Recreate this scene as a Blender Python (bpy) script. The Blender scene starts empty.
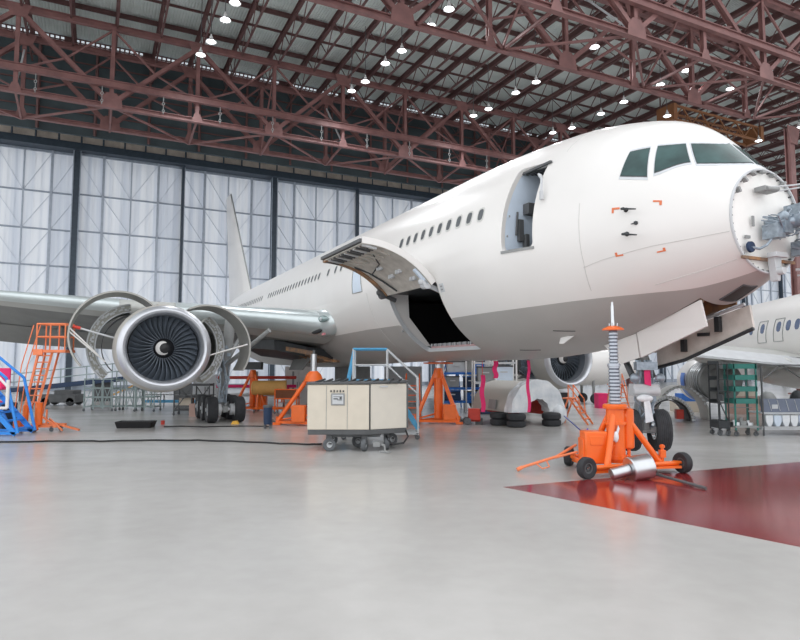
import bpy, bmesh, math, random
from mathutils import Vector, Matrix, Euler
from mathutils.geometry import delaunay_2d_cdt
random.seed(7)
S = bpy.context.scene
C = S.collection
rad = math.radians
PI = math.pi

# ------------------------------------------------------------------ camera
PITCH = math.atan(48/620.0)
EYE = 2.3
cam_d = bpy.data.cameras.new('camera'); cam = bpy.data.objects.new('camera', cam_d); C.objects.link(cam)
cam.location = (0, 0, EYE); cam.rotation_euler = (PI/2+PITCH, 0, 0)
cam_d.sensor_width = 36; cam_d.sensor_fit = 'HORIZONTAL'; cam_d.lens = 620*36/800.0
cam_d.clip_end = 600
S.camera = cam
S.view_settings.view_transform = 'Standard'; S.view_settings.look = 'None'
S.view_settings.gamma = 1; S.view_settings.use_curve_mapping = False
S.view_settings.exposure = 0.5

# hangar frame: t = along the aircraft (aft), D = across, parallel to the far doors
AXA = math.atan(307/620.0*math.cos(PITCH))
SA, CA = math.sin(AXA), math.cos(AXA)
def P(t, D, z): return Vector((-SA*t+CA*D, CA*t+SA*D, z))

# ------------------------------------------------------------------ materials
MATS = {}
def mat(name, col, rough=.5, metal=0.0, var=.08, scale=3.0, bump=0.0, bscale=40.0, col2=None, coat=0.0, emit=None, estr=0.0, spec=.5, stretch=None):
    m = bpy.data.materials.new(name); m.use_nodes = True
    nt = m.node_tree; b = nt.nodes['Principled BSDF']
    b.inputs['Roughness'].default_value = rough; b.inputs['Metallic'].default_value = metal
    b.inputs['Specular IOR Level'].default_value = spec
    if coat: b.inputs['Coat Weight'].default_value = coat; b.inputs['Coat Roughness'].default_value = .12
    tc = nt.nodes.new('ShaderNodeTexCoord'); src = tc.outputs['Object']
    if stretch:
        mp = nt.nodes.new('ShaderNodeMapping'); mp.inputs['Scale'].default_value = stretch
        nt.links.new(src, mp.inputs['Vector']); src = mp.outputs['Vector']
    n = nt.nodes.new('ShaderNodeTexNoise'); n.inputs['Scale'].default_value = scale; n.inputs['Detail'].default_value = 5
    nt.links.new(src, n.inputs['Vector'])
    r = nt.nodes.new('ShaderNodeValToRGB'); r.color_ramp.elements[0].position = .3; r.color_ramp.elements[1].position = .7
    c2 = col2 or tuple(max(0, c*(1-var)) for c in col)
    c1 = tuple(min(1, c*(1+var*.5)) for c in col) if not col2 else col
    r.color_ramp.elements[0].color = (*c2, 1); r.color_ramp.elements[1].color = (*c1, 1)
    nt.links.new(n.outputs['Fac'], r.inputs['Fac']); nt.links.new(r.outputs['Color'], b.inputs['Base Color'])
    if bump:
        n2 = nt.nodes.new('ShaderNodeTexNoise'); n2.inputs['Scale'].default_value = bscale
        nt.links.new(src, n2.inputs['Vector'])
        bp = nt.nodes.new('ShaderNodeBump'); bp.inputs['Strength'].default_value = bump; bp.inputs['Distance'].default_value = .02
        nt.links.new(n2.outputs['Fac'], bp.inputs['Height']); nt.links.new(bp.outputs['Normal'], b.inputs['Normal'])
    if emit: b.inputs['Emission Color'].default_value = (*emit, 1); b.inputs['Emission Strength'].default_value = estr
    MATS[name] = m
    return m
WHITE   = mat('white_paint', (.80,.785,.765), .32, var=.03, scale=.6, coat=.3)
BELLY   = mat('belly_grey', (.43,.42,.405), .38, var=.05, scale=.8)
CREAM   = mat('cream_paint', (.66,.60,.50), .45, var=.05)
CREAM2  = mat('cream_panel_pale', (.70,.66,.58), .45, var=.04)
ORANGE  = mat('orange_paint', (.92,.16,.015), .35, var=.10, coat=.2)
ORANGE2 = mat('orange_hazed', (.90,.25,.10), .5, var=.15)  # paler orange, haze in the air put into the colour
STEEL   = mat('bare_steel', (.62,.64,.66), .28, 1.0, var=.08)
CHROME  = mat('polished_alloy', (.80,.83,.85), .16, 1.0, var=.04)
LIP     = mat('inlet_lip_alloy', (.62,.64,.68), .38, .75, var=.05)
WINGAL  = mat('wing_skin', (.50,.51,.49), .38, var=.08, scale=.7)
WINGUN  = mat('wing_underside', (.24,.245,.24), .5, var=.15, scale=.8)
SLAT    = mat('slat_alloy', (.66,.73,.74), .28, .45, var=.06, scale=.8)
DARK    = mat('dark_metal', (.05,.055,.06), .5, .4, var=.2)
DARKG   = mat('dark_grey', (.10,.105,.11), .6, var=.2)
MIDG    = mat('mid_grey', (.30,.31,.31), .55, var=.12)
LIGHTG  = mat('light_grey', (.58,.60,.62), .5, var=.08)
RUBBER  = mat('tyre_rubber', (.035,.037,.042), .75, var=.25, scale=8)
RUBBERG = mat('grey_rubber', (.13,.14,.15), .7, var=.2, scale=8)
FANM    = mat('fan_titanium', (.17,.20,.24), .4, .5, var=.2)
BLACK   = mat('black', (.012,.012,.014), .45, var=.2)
GLASS   = mat('dark_window_glass', (.04,.09,.088), .12, var=.5, scale=1.5, spec=.35)
CWIN    = mat('cabin_window_pane', (.13,.14,.15), .25, var=.15)
CWINF   = mat('cabin_window_frame', (.60,.60,.58), .5)
PRIMER  = mat('greenish_primer', (.36,.36,.32), .55, var=.15, scale=2)
COWLM   = mat('cowl_grey', (.40,.395,.37), .4, .2, var=.1, scale=1)
COWLB   = mat('cowl_beige', (.50,.48,.44), .42, .1, var=.06, scale=1)
DIRTY   = mat('dirty_inner_alloy', (.62,.59,.54), .5, .1, var=.35, scale=3, col2=(.42,.40,.36))
RUSTW   = mat('rusty_wall_lining', (.40,.20,.08), .6, var=.4, scale=4, col2=(.12,.10,.09))
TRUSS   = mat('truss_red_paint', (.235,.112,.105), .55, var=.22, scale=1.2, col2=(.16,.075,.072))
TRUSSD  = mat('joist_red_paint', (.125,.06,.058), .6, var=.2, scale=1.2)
LINER   = mat('pale_blue_lining', (.66,.76,.88), .5, var=.05)
BLUEP   = mat('blue_paint', (.02,.16,.55), .4, var=.1)
BLUEB   = mat('blue_bright', (.03,.27,.80), .4, var=.1)
SKYB    = mat('sky_blue_paint', (.08,.36,.62), .4, var=.1)
NAVY    = mat('navy_paint', (.012,.035,.09), .55, var=.15)
TEAL    = mat('teal_shelf', (.03,.20,.17), .4, var=.12)
GREENG  = mat('grey_green_steel', (.30,.37,.37), .5, .2, var=.15)
MAGENTA = mat('magenta_ribbon', (.80,.02,.16), .6, var=.1)
REDP    = mat('red_paint', (.62,.05,.03), .4, var=.12)
YELLOW  = mat('yellow_paint', (.85,.48,.07), .5, var=.12)
TAN     = mat('tan_cover', (.72,.40,.12), .6, var=.12)
BROWN   = mat('brown_box', (.20,.065,.025), .6, var=.2)
HOSE    = mat('blue_hose', (.04,.06,.40), .45)
LOGOB   = mat('livery_blue', (.02,.16,.60), .35)
FILMW   = mat('white_film', (.88,.90,.92), .15, var=.3, scale=2.5, bump=.9, bscale=4, coat=.7, col2=(.62,.67,.72))
BEIGE   = mat('beige_beam', (.62,.54,.47), .6, var=.3, scale=1.0, col2=(.40,.34,.30))
BULKW   = mat('bulkhead_white', (.93,.92,.89), .5, var=.04, scale=3)
EQUIP   = mat('radar_equipment', (.33,.39,.45), .4, .5, var=.3, scale=9)
MARKO   = mat('marker_orange', (.75,.20,.08), .5)
SKYLT   = mat('lamp_glow', (1,1,1), .3, emit=(.95,.97,1.0), estr=7)
DAYSLOT = mat('daylight_slot_glow', (.8,.85,.9), .5, emit=(.85,.93,1.0), estr=.35)  # emission stands in for daylight seeping through the eaves gap
LAMPW   = mat('lamp_shade_enamel', (.75,.76,.76), .4)
LENS    = mat('landing_lamp_lens', (.25,.34,.34), .08, .3, coat=1)

def floor_mat():
    m = bpy.data.materials.new('polished_concrete'); m.use_nodes = True
    nt = m.node_tree; b = nt.nodes['Principled BSDF']; N = nt.nodes.new; L = nt.links.new
    tc = N('ShaderNodeTexCoord')
    n1 = N('ShaderNodeTexNoise'); n1.inputs['Scale'].default_value = .22; n1.inputs['Detail'].default_value = 8; n1.inputs['Roughness'].default_value = .62
    n2 = N('ShaderNodeTexNoise'); n2.inputs['Scale'].default_value = 3.0; n2.inputs['Detail'].default_value = 8
    mp = N('ShaderNodeMapping'); mp.inputs['Rotation'].default_value = (0,0,.15); mp.inputs['Scale'].default_value = (.35,.7,1)
    n3 = N('ShaderNodeTexNoise'); n3.inputs['Scale'].default_value = .9; n3.inputs['Detail'].default_value = 6
    L(tc.outputs['Object'], n1.inputs['Vector']); L(tc.outputs['Object'], n2.inputs['Vector'])
    L(tc.outputs['Object'], mp.inputs['Vector']); L(mp.outputs['Vector'], n3.inputs['Vector'])
    r = N('ShaderNodeValToRGB'); r.color_ramp.elements[0].position=.32; r.color_ramp.elements[1].position=.68
    r.color_ramp.elements[0].color=(.445,.435,.418,1); r.color_ramp.elements[1].color=(.51,.50,.485,1)
    a1 = N('ShaderNodeMath'); a1.operation='MULTIPLY_ADD'; a1.inputs[1].default_value=.42; L(n2.outputs['Fac'],a1.inputs[0])
    a0 = N('ShaderNodeMath'); a0.operation='MULTIPLY'; a0.inputs[1].default_value=.44; L(n1.outputs['Fac'],a0.inputs[0]); L(a0.outputs[0],a1.inputs[2])
    a2 = N('ShaderNodeMath'); a2.operation='MULTIPLY_ADD'; a2.inputs[1].default_value=.14; L(n3.outputs['Fac'],a2.inputs[0]); L(a1.outputs[0],a2.inputs[2])
    L(a2.outputs[0], r.inputs['Fac']); L(r.outputs['Color'], b.inputs['Base Color'])
    rr = N('ShaderNodeMapRange'); rr.inputs['From Min'].default_value=.35; rr.inputs['From Max'].default_value=.65
    rr.inputs['To Min'].default_value=.19; rr.inputs['To Max'].default_value=.27
    L(n3.outputs['Fac'], rr.inputs['Value']); L(rr.outputs['Result'], b.inputs['Roughness'])
    b.inputs['Specular IOR Level'].default_value=.5
    return m
def redfloor_mat():
    m = mat('red_floor_paint', (.30,.028,.03), .16, var=.12, scale=.6, col2=(.225,.022,.026), coat=.5)
    return m
def panel_mat():
    # translucent sheet cladding: daylight from outside glows through it
    m = bpy.data.materials.new('translucent_cladding'); m.use_nodes = True
    nt = m.node_tree; N = nt.nodes.new; L = nt.links.new
    nt.nodes.remove(nt.nodes['Principled BSDF']); out = nt.nodes['Material Output']
    tc = N('ShaderNodeTexCoord'); mp = N('ShaderNodeMapping'); mp.inputs['Scale'].default_value=(1.6,1.6,.03)
    L(tc.outputs['Object'], mp.inputs['Vector'])
    n = N('ShaderNodeTexNoise'); n.inputs['Scale'].default_value=1.0; n.inputs['Detail'].default_value=4; L(mp.outputs['Vector'], n.inputs['Vector'])
    r = N('ShaderNodeValToRGB'); r.color_ramp.elements[0].position=.35; r.color_ramp.elements[1].position=.62
    r.color_ramp.elements[0].color=(.62,.67,.75,1); r.color_ramp.elements[1].color=(.80,.83,.87,1)
    L(n.outputs['Fac'], r.inputs['Fac'])
    d = N('ShaderNodeBsdfDiffuse'); t = N('ShaderNodeBsdfTranslucent'); mx = N('ShaderNodeMixShader'); mx.inputs[0].default_value=.22
    L(r.outputs['Color'], d.inputs['Color']); L(r.outputs['Color'], t.inputs['Color'])
    L(d.outputs[0], mx.inputs[1]); L(t.outputs[0], mx.inputs[2]); L(mx.outputs[0], out.inputs['Surface'])
    return m
def roof_mat():
    m = mat('corrugated_roof_sheet', (.74,.81,.79), .6, var=.15, scale=.5, col2=(.58,.65,.63))
    nt = m.node_tree; b = nt.nodes['Principled BSDF']
    tc = nt.nodes.new('ShaderNodeTexCoord'); w = nt.nodes.new('ShaderNodeTexWave'); w.inputs['Scale'].default_value=1.3; w.bands_direction='X'
    mp = nt.nodes.new('ShaderNodeMapping'); mp.inputs['Rotation'].default_value=(0,0,-AXA)
    nt.links.new(tc.outputs['Object'], mp.inputs['Vector']); nt.links.new(mp.outputs['Vector'], w.inputs['Vector'])
    bp = nt.nodes.new('ShaderNodeBump'); bp.inputs['Strength'].default_value=.7; bp.inputs['Distance'].default_value=.06
    nt.links.new(w.outputs['Fac'], bp.inputs['Height']); nt.links.new(bp.outputs['Normal'], b.inputs['Normal'])
    return m
FLOOR = floor_mat(); REDF = redfloor_mat(); PANEL = panel_mat(); ROOFM = roof_mat()
TEALW = mat('dark_teal_upper_wall', (.06,.085,.095), .7, var=.3, scale=.35, col2=(.035,.05,.058))
POST  = mat('dark_door_post', (.05,.07,.095), .5, .2, var=.2)
GIRT  = mat('door_girt', (.33,.38,.45), .5, .2, var=.15)
STILE = mat('door_stile', (.42,.47,.55), .5, .1, var=.12)
BRACE = mat('door_brace', (.58,.63,.70), .5, var=.1)

# ------------------------------------------------------------------ mesh builder
class MB:
    def __init__(s): s.bm = bmesh.new()
    def box(s, c, d, M=None):
        T = Matrix.Translation(Vector(c)) @ (M.to_4x4() if M else Matrix.Identity(4)) @ Matrix.Diagonal((d[0],d[1],d[2],1))
        bmesh.ops.create_cube(s.bm, size=1, matrix=T); return s
    def box2(s, a, b):
        return s.box([(a[i]+b[i])/2 for i in range(3)], [abs(b[i]-a[i]) for i in range(3)])
    def frame(s, p, q, up=(0,0,1)):
        p, q = Vector(p), Vector(q); z = (q-p); L = z.length; z.normalize()
        u = Vector(up)
        if abs(z.dot(u)) > .98: u = Vector((1,0,0)) if abs(z.x) < .9 else Vector((0,1,0))
        x = u.cross(z).normalized(); y = z.cross(x)
        M = Matrix((x, y, z)).transposed()
        return p, q, L, M
    def bar(s, p, q, w, h=None, up=(0,0,1)):
        p, q, L, M = s.frame(p, q, up)
        return s.box((p+q)/2, (w, h or w, L), M)
    def ibeam(s, p, q, w, h, up=(0,0,1), th=.03):
        p, q, L, M = s.frame(p, q, up); c = (p+q)/2; y = M @ Vector((0,1,0))
        s.box(c, (th, h, L), M); s.box(c+y*(h/2), (w, th, L), M); s.box(c-y*(h/2), (w, th, L), M); return s
    def tube(s, p, q, r0, r1=None, n=10, caps=True):
        p, q, L, M = s.frame(p, q); r1 = r0 if r1 is None else r1
        T = Matrix.Translation((p+q)/2) @ M.to_4x4()
        bmesh.ops.create_cone(s.bm, cap_ends=caps, segments=n, radius1=r0, radius2=r1, depth=L, matrix=T); return s
    def path(s, pts, r, n=8, closed=False):
        pts = [Vector(p) for p in pts]; rings = []
        N = len(pts); prev = None
        for i, p in enumerate(pts):
            if closed: d = pts[(i+1)%N]-pts[i-1]
            else: d = pts[min(i+1,N-1)]-pts[max(i-1,0)]
            d.normalize()
            u = prev or (Vector((0,0,1)) if abs(d.z) < .9 else Vector((1,0,0)))
            x = (u - d*u.dot(d)).normalized(); y = d.cross(x); prev = x
            rings.append([s.bm.verts.new(p + x*(r*math.cos(2*PI*k/n)) + y*(r*math.sin(2*PI*k/n))) for k in range(n)])
        for i in range(N if closed else N-1):
            a, b = rings[i], rings[(i+1)%N]
            for k in range(n): s.bm.faces.new((a[k], a[(k+1)%n], b[(k+1)%n], b[k]))
        if not closed: s.bm.faces.new(rings[0][::-1]); s.bm.faces.new(rings[-1])
        return s
    def lathe(s, prof, c=(0,0,0), axis='z', n=24, a0=0, a1=2*PI, sy=1.0):
        # prof: (r, h) pairs; axis direction of h; angle 0 = local "x"
        c = Vector(c); full = abs(a1-a0-2*PI) < 1e-6; m = n if full else n+1
        cols = []
        for k in range(m):
            a = a0+(a1-a0)*k/n; ca, sa = math.cos(a), math.sin(a); col = []
            for r, h in prof:
                if axis == 'z': v = Vector((r*ca, r*sa, h))
                elif axis == 'x': v = Vector((h, r*sa*sy, r*ca))   # angle 0 = up, + toward +y
                else: v = Vector((r*sa, h, r*ca))
                col.append(s.bm.verts.new(c+v))
            cols.append(col)
        for k in range(n):
            A, B = cols[k], cols[(k+1)%m]
            for i in range(len(prof)-1):
                try: s.bm.faces.new((A[i], A[i+1], B[i+1], B[i]))
                except ValueError: pass
        return s
    def sphere(s, c, r, seg=14, rings=8):
        if not isinstance(r, (tuple, list)): r = (r,r,r)
        bmesh.ops.create_uvsphere(s.bm, u_segments=seg, v_segments=rings, radius=1, matrix=Matrix.Translation(Vector(c)) @ Matrix.Diagonal((*r,1))); return s
    def torus(s, c, R, r, axis='z', n=24, m=8):
        prof = [(R+r*math.cos(2*PI*i/m), r*math.sin(2*PI*i/m)) for i in range(m)]; prof.append(prof[0])
        return s.lathe(prof, c, axis, n)
    def prism(s, poly, ext):
        a = [s.bm.verts.new(Vector(p)) for p in poly]; b = [s.bm.verts.new(Vector(p)+Vector(ext)) for p in poly]
        s.bm.faces.new(a[::-1]); s.bm.faces.new(b); n = len(a)
        for i in range(n): s.bm.faces.new((a[i], a[(i+1)%n], b[(i+1)%n], b[i]))
        return s
    def grid(s, fn, nu, nv):
        V = [[s.bm.verts.new(fn(i/nu, j/nv)) for j in range(nv+1)] for i in range(nu+1)]
        for i in range(nu):
            for j in range(nv): s.bm.faces.new((V[i][j], V[i+1][j], V[i+1][j+1], V[i][j+1]))
        return s
    def solid_grid(s, fn, nu, nv, th):
        """closed slab: fn(u,v) -> (point, normal)"""
        A = [[None]*(nv+1) for _ in range(nu+1)]; B = [[None]*(nv+1) for _ in range(nu+1)]
        for i in range(nu+1):
            for j in range(nv+1):
                p, nn = fn(i/nu, j/nv); A[i][j] = s.bm.verts.new(p); B[i][j] = s.bm.verts.new(p-nn*th)
        f = s.bm.faces.new
        for i in range(nu):
            for j in range(nv):
                f((A[i][j],A[i+1][j],A[i+1][j+1],A[i][j+1])); f((B[i][j],B[i][j+1],B[i+1][j+1],B[i+1][j]))
        for i in range(nu):
            f((A[i][0],B[i][0],B[i+1][0],A[i+1][0])); f((A[i][nv],A[i+1][nv],B[i+1][nv],B[i][nv]))
        for j in range(nv):
            f((A[0][j],A[0][j+1],B[0][j+1],B[0][j])); f((A[nu][j],B[nu][j],B[nu][j+1],A[nu][j+1]))
        return s
    def build(s, name, m, parent=None, smooth=40, bevel=0.0, merge=True, loc=None, rot=None, recalc=True):
        if merge: bmesh.ops.remove_doubles(s.bm, verts=s.bm.verts, dist=1e-5)
        if recalc: bmesh.ops.recalc_face_normals(s.bm, faces=s.bm.faces)
        me = bpy.data.meshes.new(name); s.bm.to_mesh(me); s.bm.free()
        for mm in (m if isinstance(m, (list, tuple)) else [m]): me.materials.append(mm)
        if smooth:
            me.polygons.foreach_set('use_smooth', [True]*len(me.polygons)); me.set_sharp_from_angle(angle=rad(smooth))
        o = bpy.data.objects.new(name, me); C.objects.link(o)
        if parent: o.parent = parent
        if loc: o.location = loc
        if rot: o.rotation_euler = rot
        if bevel:
            md = o.modifiers.new('bevel', 'BEVEL'); md.width = bevel; md.segments = 2; md.limit_method = 'ANGLE'; md.angle_limit = rad(50)
        return o
def tag(o, label, cat, group=None):
    o['label'] = label; o['category'] = cat
    if group: o['group'] = group
    return o
def thing(name, label, cat, loc=(0,0,0), rz=0.0, group=None):
    o = bpy.data.objects.new(name, None); C.objects.link(o); o.location = loc; o.rotation_euler = (0,0,rz)
    o.empty_display_size = .2
    return tag(o, label, cat, group)
def struct(o, label=None):
    o['kind'] = 'structure'
    if label: o['label'] = label
    return o
def empty_part(name, parent, loc=(0,0,0), rot=(0,0,0)):
    o = bpy.data.objects.new(name, None); C.objects.link(o); o.parent = parent; o.location = loc; o.rotation_euler = rot; return o
def dup(root, loc, rz, label=None, group=None):
    r = root.copy(); C.objects.link(r); r.location = loc; r.rotation_euler = (0,0,rz)
    if label: r['label'] = label
    if group: r['group'] = group
    for ch in list(root.children):
        c = ch.copy(); C.objects.link(c); c.parent = r
        for g in list(ch.children):
            d = g.copy(); C.objects.link(d); d.parent = c
    return r
# ================================================================== HANGAR
o = MB().prism([P(-25,-60,0), P(73,-60,0), P(73,140,0), P(-25,140,0)], (0,0,-.3)).build('floor', FLOOR, smooth=0); struct(o, 'grey polished concrete hangar floor')
o = MB().prism([(2.0,12.23,.001), (13.73,17.04,.001), (10.2,1.73,.001)], (0,0,.003)).build('floor_paint', REDF, smooth=0); struct(o, 'glossy dark red painted zone on the concrete floor')

TW = 72.0
def sc(z): return EYE+(z-EYE)*TW/64.0
ZH = sc(22.3)                                   # door head
# door leaves
posts = [-11.8, -2.2, 8.3, 18.6, 29.3, 40, 50.7, 61.4, 72.1, 82.8, 93.5, 104, 114.6, 125.2, 135.8]
girts = [sc(z) for z in (18.4, 14.95, 11.6, 8.2, 4.9)]
for i in range(len(posts)-1):
    a, b = posts[i]-.3, posts[i+1]+.3
    tt = TW + (.0 if i % 2 else .5)
    root = bpy.data.objects.new('door_%d' % (i+1), None); C.objects.link(root); root.location = P(tt, (a+b)/2, 0); root.rotation_euler = (0,0,AXA)
    struct(root)
    w = b-a; hw = w/2                             # local x = along D, y = +t, z = up
    m = MB(); 
    vs = [m.bm.verts.new(v) for v in ((-hw,0,.1),(hw,0,.1),(hw,0,ZH),(-hw,0,ZH))]; m.bm.faces.new(vs)
    m.build('cladding', PANEL, root, smooth=0)
    m = MB()
    for g in girts: m.box((0,-.10,g), (w,.16,.15))
    m.box((0,-.1,ZH-.1), (w,.2,.25)); m.box((0,-.1,.25), (w,.2,.5))
    m.build('girts', GIRT, root, smooth=0)
    m = MB(); n = 4
    for k in range(n+1):
        x = -hw+.1+(w-.2)*k/n; m.box((x,-.16 if k in (1,3) else -.1,ZH/2), (.24 if k in (1,3) else .13,.18,ZH))
    m.build('stiles', STILE, root, smooth=0)
    m = MB(); lv = [ZH]+girts+[.5]
    for k in range(len(lv)-1):
        z1, z0 = lv[k], lv[k+1]
        for q in (-1,1):
            m.bar((q*hw*.98,-.05,z1),(q*hw*.5,-.05,z0),.09,.05); m.bar((0,-.05,z0),(q*hw*.5,-.05,z1),.09,.05)
    m.build('brace', BRACE, root, smooth=0)
    m = MB()
    for k in range(int(w/.8)): m.box((-hw+.5+k*.8+random.uniform(-.2,.2),.06,ZH/2), (.05,.05,ZH-.4))
    m.build('seams', STILE, root, smooth=0)
m_i = 0
for i, D in enumerate(posts):
    wd = (.55 if i % 2 else .22)
    o = MB().box((0,0,ZH/2), (wd,.7,ZH)).build('trim_%d' % (i+1), POST, smooth=0, loc=P(TW-.45,D,0), rot=(0,0,AXA)); struct(o)
    if i % 2:
        o2 = MB().box((-wd/2-.05,-.38,ZH/2),(.1,.08,ZH)).box((wd/2+.05,-.38,ZH/2),(.1,.08,ZH)).build('flange', GIRT, o, smooth=0)
# lintel, crane beam strip, upper wall
def wallbox(name, m, t0, t1, D0, D1, z0, z1, label=None):
    o = MB().prism([P(t0,D0,z0),P(t1,D0,z0),P(t1,D1,z0),P(t0,D1,z0)], (0,0,z1-z0)).build(name, m, smooth=0); return struct(o, label)
wallbox('trim_20', POST, TW-1.3, TW+1.2, -14, 136, ZH, sc(22.95))
wallbox('trim_21', BEIGE, TW-1.2, TW-1.0, -14, 136, sc(22.95), sc(23.9))
wallbox('trim_22', POST, TW-1.35, TW-.9, -14, 136, sc(23.9), sc(24.1))
wallbox('wall_back', TEALW, 63.6, 63.9, -14, 136, 23.9, 33)
wallbox('trim_30', TEALW, 63.6, TW+1.2, -14, 136, sc(24.15), sc(24.15)+.2)
m = MB()
for k in range(68):
    D = -8+k*2.05; m.bar(P(TW-1.45,D,sc(22.9)), P(TW-1.45,D,sc(24.3)), .14, .14)
o = m.build('trim_23', POST, smooth=0); struct(o)
# horizontal lines of the upper wall cladding
m = MB()
for k in range(7): m.bar(P(63.5,-12,24.8+k*1.2), P(63.5,130,24.8+k*1.2), .12,.10)
for k in range(30): m.bar(P(63.45,-10+k*4.7,24), P(63.45,-10+k*4.7,33), .22,.2)
struct(m.build('trim_24', TRUSSD, smooth=0))
# roof
ROOFZ = 33.0
o = MB().prism([P(22,-30,ROOFZ),P(63.8,-30,ROOFZ),P(63.8,136,ROOFZ),P(22,136,ROOFZ)], (0,0,.25)).build('ceiling', ROOFM, smooth=0); struct(o, 'corrugated grey green roof sheeting')
# daylight strip near the eaves: rows of boxes, the daylight put in as their own glow
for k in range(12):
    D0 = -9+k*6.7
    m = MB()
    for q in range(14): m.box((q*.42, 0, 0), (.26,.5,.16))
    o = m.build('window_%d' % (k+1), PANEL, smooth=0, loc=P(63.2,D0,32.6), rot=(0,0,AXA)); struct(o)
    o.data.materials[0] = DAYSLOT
# purlins (across) and joists (along the aircraft axis)
for k in range(7):
    t = 25+k*6.35
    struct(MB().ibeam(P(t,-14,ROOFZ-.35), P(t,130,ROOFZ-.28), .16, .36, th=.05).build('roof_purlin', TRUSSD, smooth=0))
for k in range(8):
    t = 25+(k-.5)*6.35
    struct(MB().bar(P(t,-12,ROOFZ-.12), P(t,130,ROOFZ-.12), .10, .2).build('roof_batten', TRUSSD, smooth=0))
for k in range(40):
    D = -2.5-3.36*2+k*3.36
    m = MB()
    m.ibeam(P(23,D,ROOFZ-.75), P(63.3,D,ROOFZ-.75), .28, .5, th=.05)
    m.bar(P(23,D,ROOFZ-2.9), P(63.3,D,ROOFZ-2.9), .14, .16)
    n = 11; dt = 40.3/n
    for q in range(n):
        a = 23+q*dt
        m.bar(P(a,D,ROOFZ-.9), P(a+dt/2,D,ROOFZ-2.9), .07,.06); m.bar(P(a+dt/2,D,ROOFZ-2.9), P(a+dt,D,ROOFZ-.9), .07,.06)
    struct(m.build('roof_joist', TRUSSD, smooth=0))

# trusses: parallel to the doors, W bracing with verticals every 6.65 m
def truss(T, zb, zbeam, zt, D0, n, big0, label, beam=True, face=-1):
    """nodes D0+k*6.65; k with parity big0 are the bottom apexes of the W"""
    root = bpy.data.objects.new('roof_truss', None); C.objects.link(root); root.location = P(T,D0,zb); struct(root, label)
    root.rotation_euler = (0,0,AXA)
    st = 6.65; L = st*(n-1); H = zt-zb
    MB().ibeam((0,0,0),(L,0,0),.40,.34,th=.05).build('bottom_chord', TRUSS, root, smooth=0)
    MB().ibeam((0,0,H),(L,0,H),.42,.45,th=.05).build('top_chord', TRUSS, root, smooth=0)
    if beam: MB().ibeam((0,-.4,zbeam-zb),(L,-.4,zbeam-zb),.35,.52,th=.06).build('walkway_beam', TRUSS, root, smooth=0)
    for k in range(n):
        x = k*st
        MB().ibeam((x,0,0),(x,0,H),.30,.30,up=(0,1,0),th=.04).build('vertical_strut', TRUSS, root, smooth=0)
        big = (k % 2 == big0)
        if big:
            MB().prism([(x-.85,-.22,-.2),(x+.85,-.22,-.2),(x+.75,-.22,.55),(x+.35,-.22,1.05),(x-.35,-.22,1.05),(x-.75,-.22,.55)], (0,.04,0)).build('gusset_plate', TRUSS, root, smooth=0)
            for q in (-1,1):
                if 0 <= k+q < n:
                    MB().ibeam((x,0,.2),(x+q*st,0,H-.2),.32,.36,up=(0,1,0),th=.04).build('diagonal_strut', TRUSS, root, smooth=0)
                    xm, zm = x+q*st*.5, H*.5
                    MB().bar((xm,0,zm),(x+q*st,0,zbeam-zb if beam else H*.3),.13,.13).bar((xm,0,zm),(x,0,H-.2),.14,.14).build('sub_brace', TRUSS, root, smooth=0)
        else:
            MB().prism([(x-.5,-.22,-.2),(x+.5,-.22,-.2),(x+.22,-.22,.55),(x-.22,-.22,.55)], (0,.04,0)).prism([(x-.9,-.22,H+.2),(x+.9,-.22,H+.2),(x+.5,-.22,H-.8),(x-.5,-.22,H-.8)], (0,.04,0)).build('gusset_plate', TRUSS, root, smooth=0)
    return root
t1 = truss(54, 23.4, 25.1, 30.0, -12.7, 14, 0, 'long red steel truss nearest the hangar doors, front one of a pair')
t1b = truss(58.8, 23.25, 24.5, 30.0, -12.7, 14, 0, 'long red steel truss closest to the dark upper wall', beam=False)
t2 = truss(33.5, 24.0, 26.0, 30.2, 3.32-6.65*2, 10, 0, 'red steel truss ending on the column behind the nose', beam=False)
t3 = truss(28.2, 24.0, 26.1, 30.2, -2.2, 11, 1, 'red steel truss nearest the camera crossing the upper right corner')
# horizontal bracing between the paired trusses
def bracing(T0, T1, z0, z1, D0, n, par, label):
    root = bpy.data.objects.new('roof_bracing', None); C.objects.link(root); root.location = P(T0,D0,z0); struct(root, label)
    root.rotation_euler = (0,0,AXA); dt = T1-T0
    for k in range(n):
        x = k*6.65
        MB().bar((x,0,0),(x,dt,z1-z0),.16,.16).build('cross_tie', TRUSS, root, smooth=0)
        if k < n-1:
            a = (x,0,0) if k % 2 == par else (x+6.65,0,0); b = (x+6.65,dt,z1-z0) if k % 2 == par else (x,dt,z1-z0)
            MB().bar(a,b,.16,.14).build('lateral_brace', TRUSS, root, smooth=0)
            if k % 2 == 0: MB().bar((x,0,6.0),(x,dt,z1-z0+.2),.12,.12).build('sway_rod', TRUSS, root, smooth=0)
            else: MB().bar((x,dt,z1-z0+6.0),(x,0,.2),.12,.12).build('sway_rod', LIGHTG if k % 4 == 1 else TRUSS, root, smooth=0)
    return root
bracing(54,58.8,23.4,22.95,-12.7,13,0,'horizontal red bracing between the two far trusses')
bracing(28.2,33.5,24.0,24.0,-2.2,10,1,'horizontal red bracing between the two near trusses')
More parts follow.
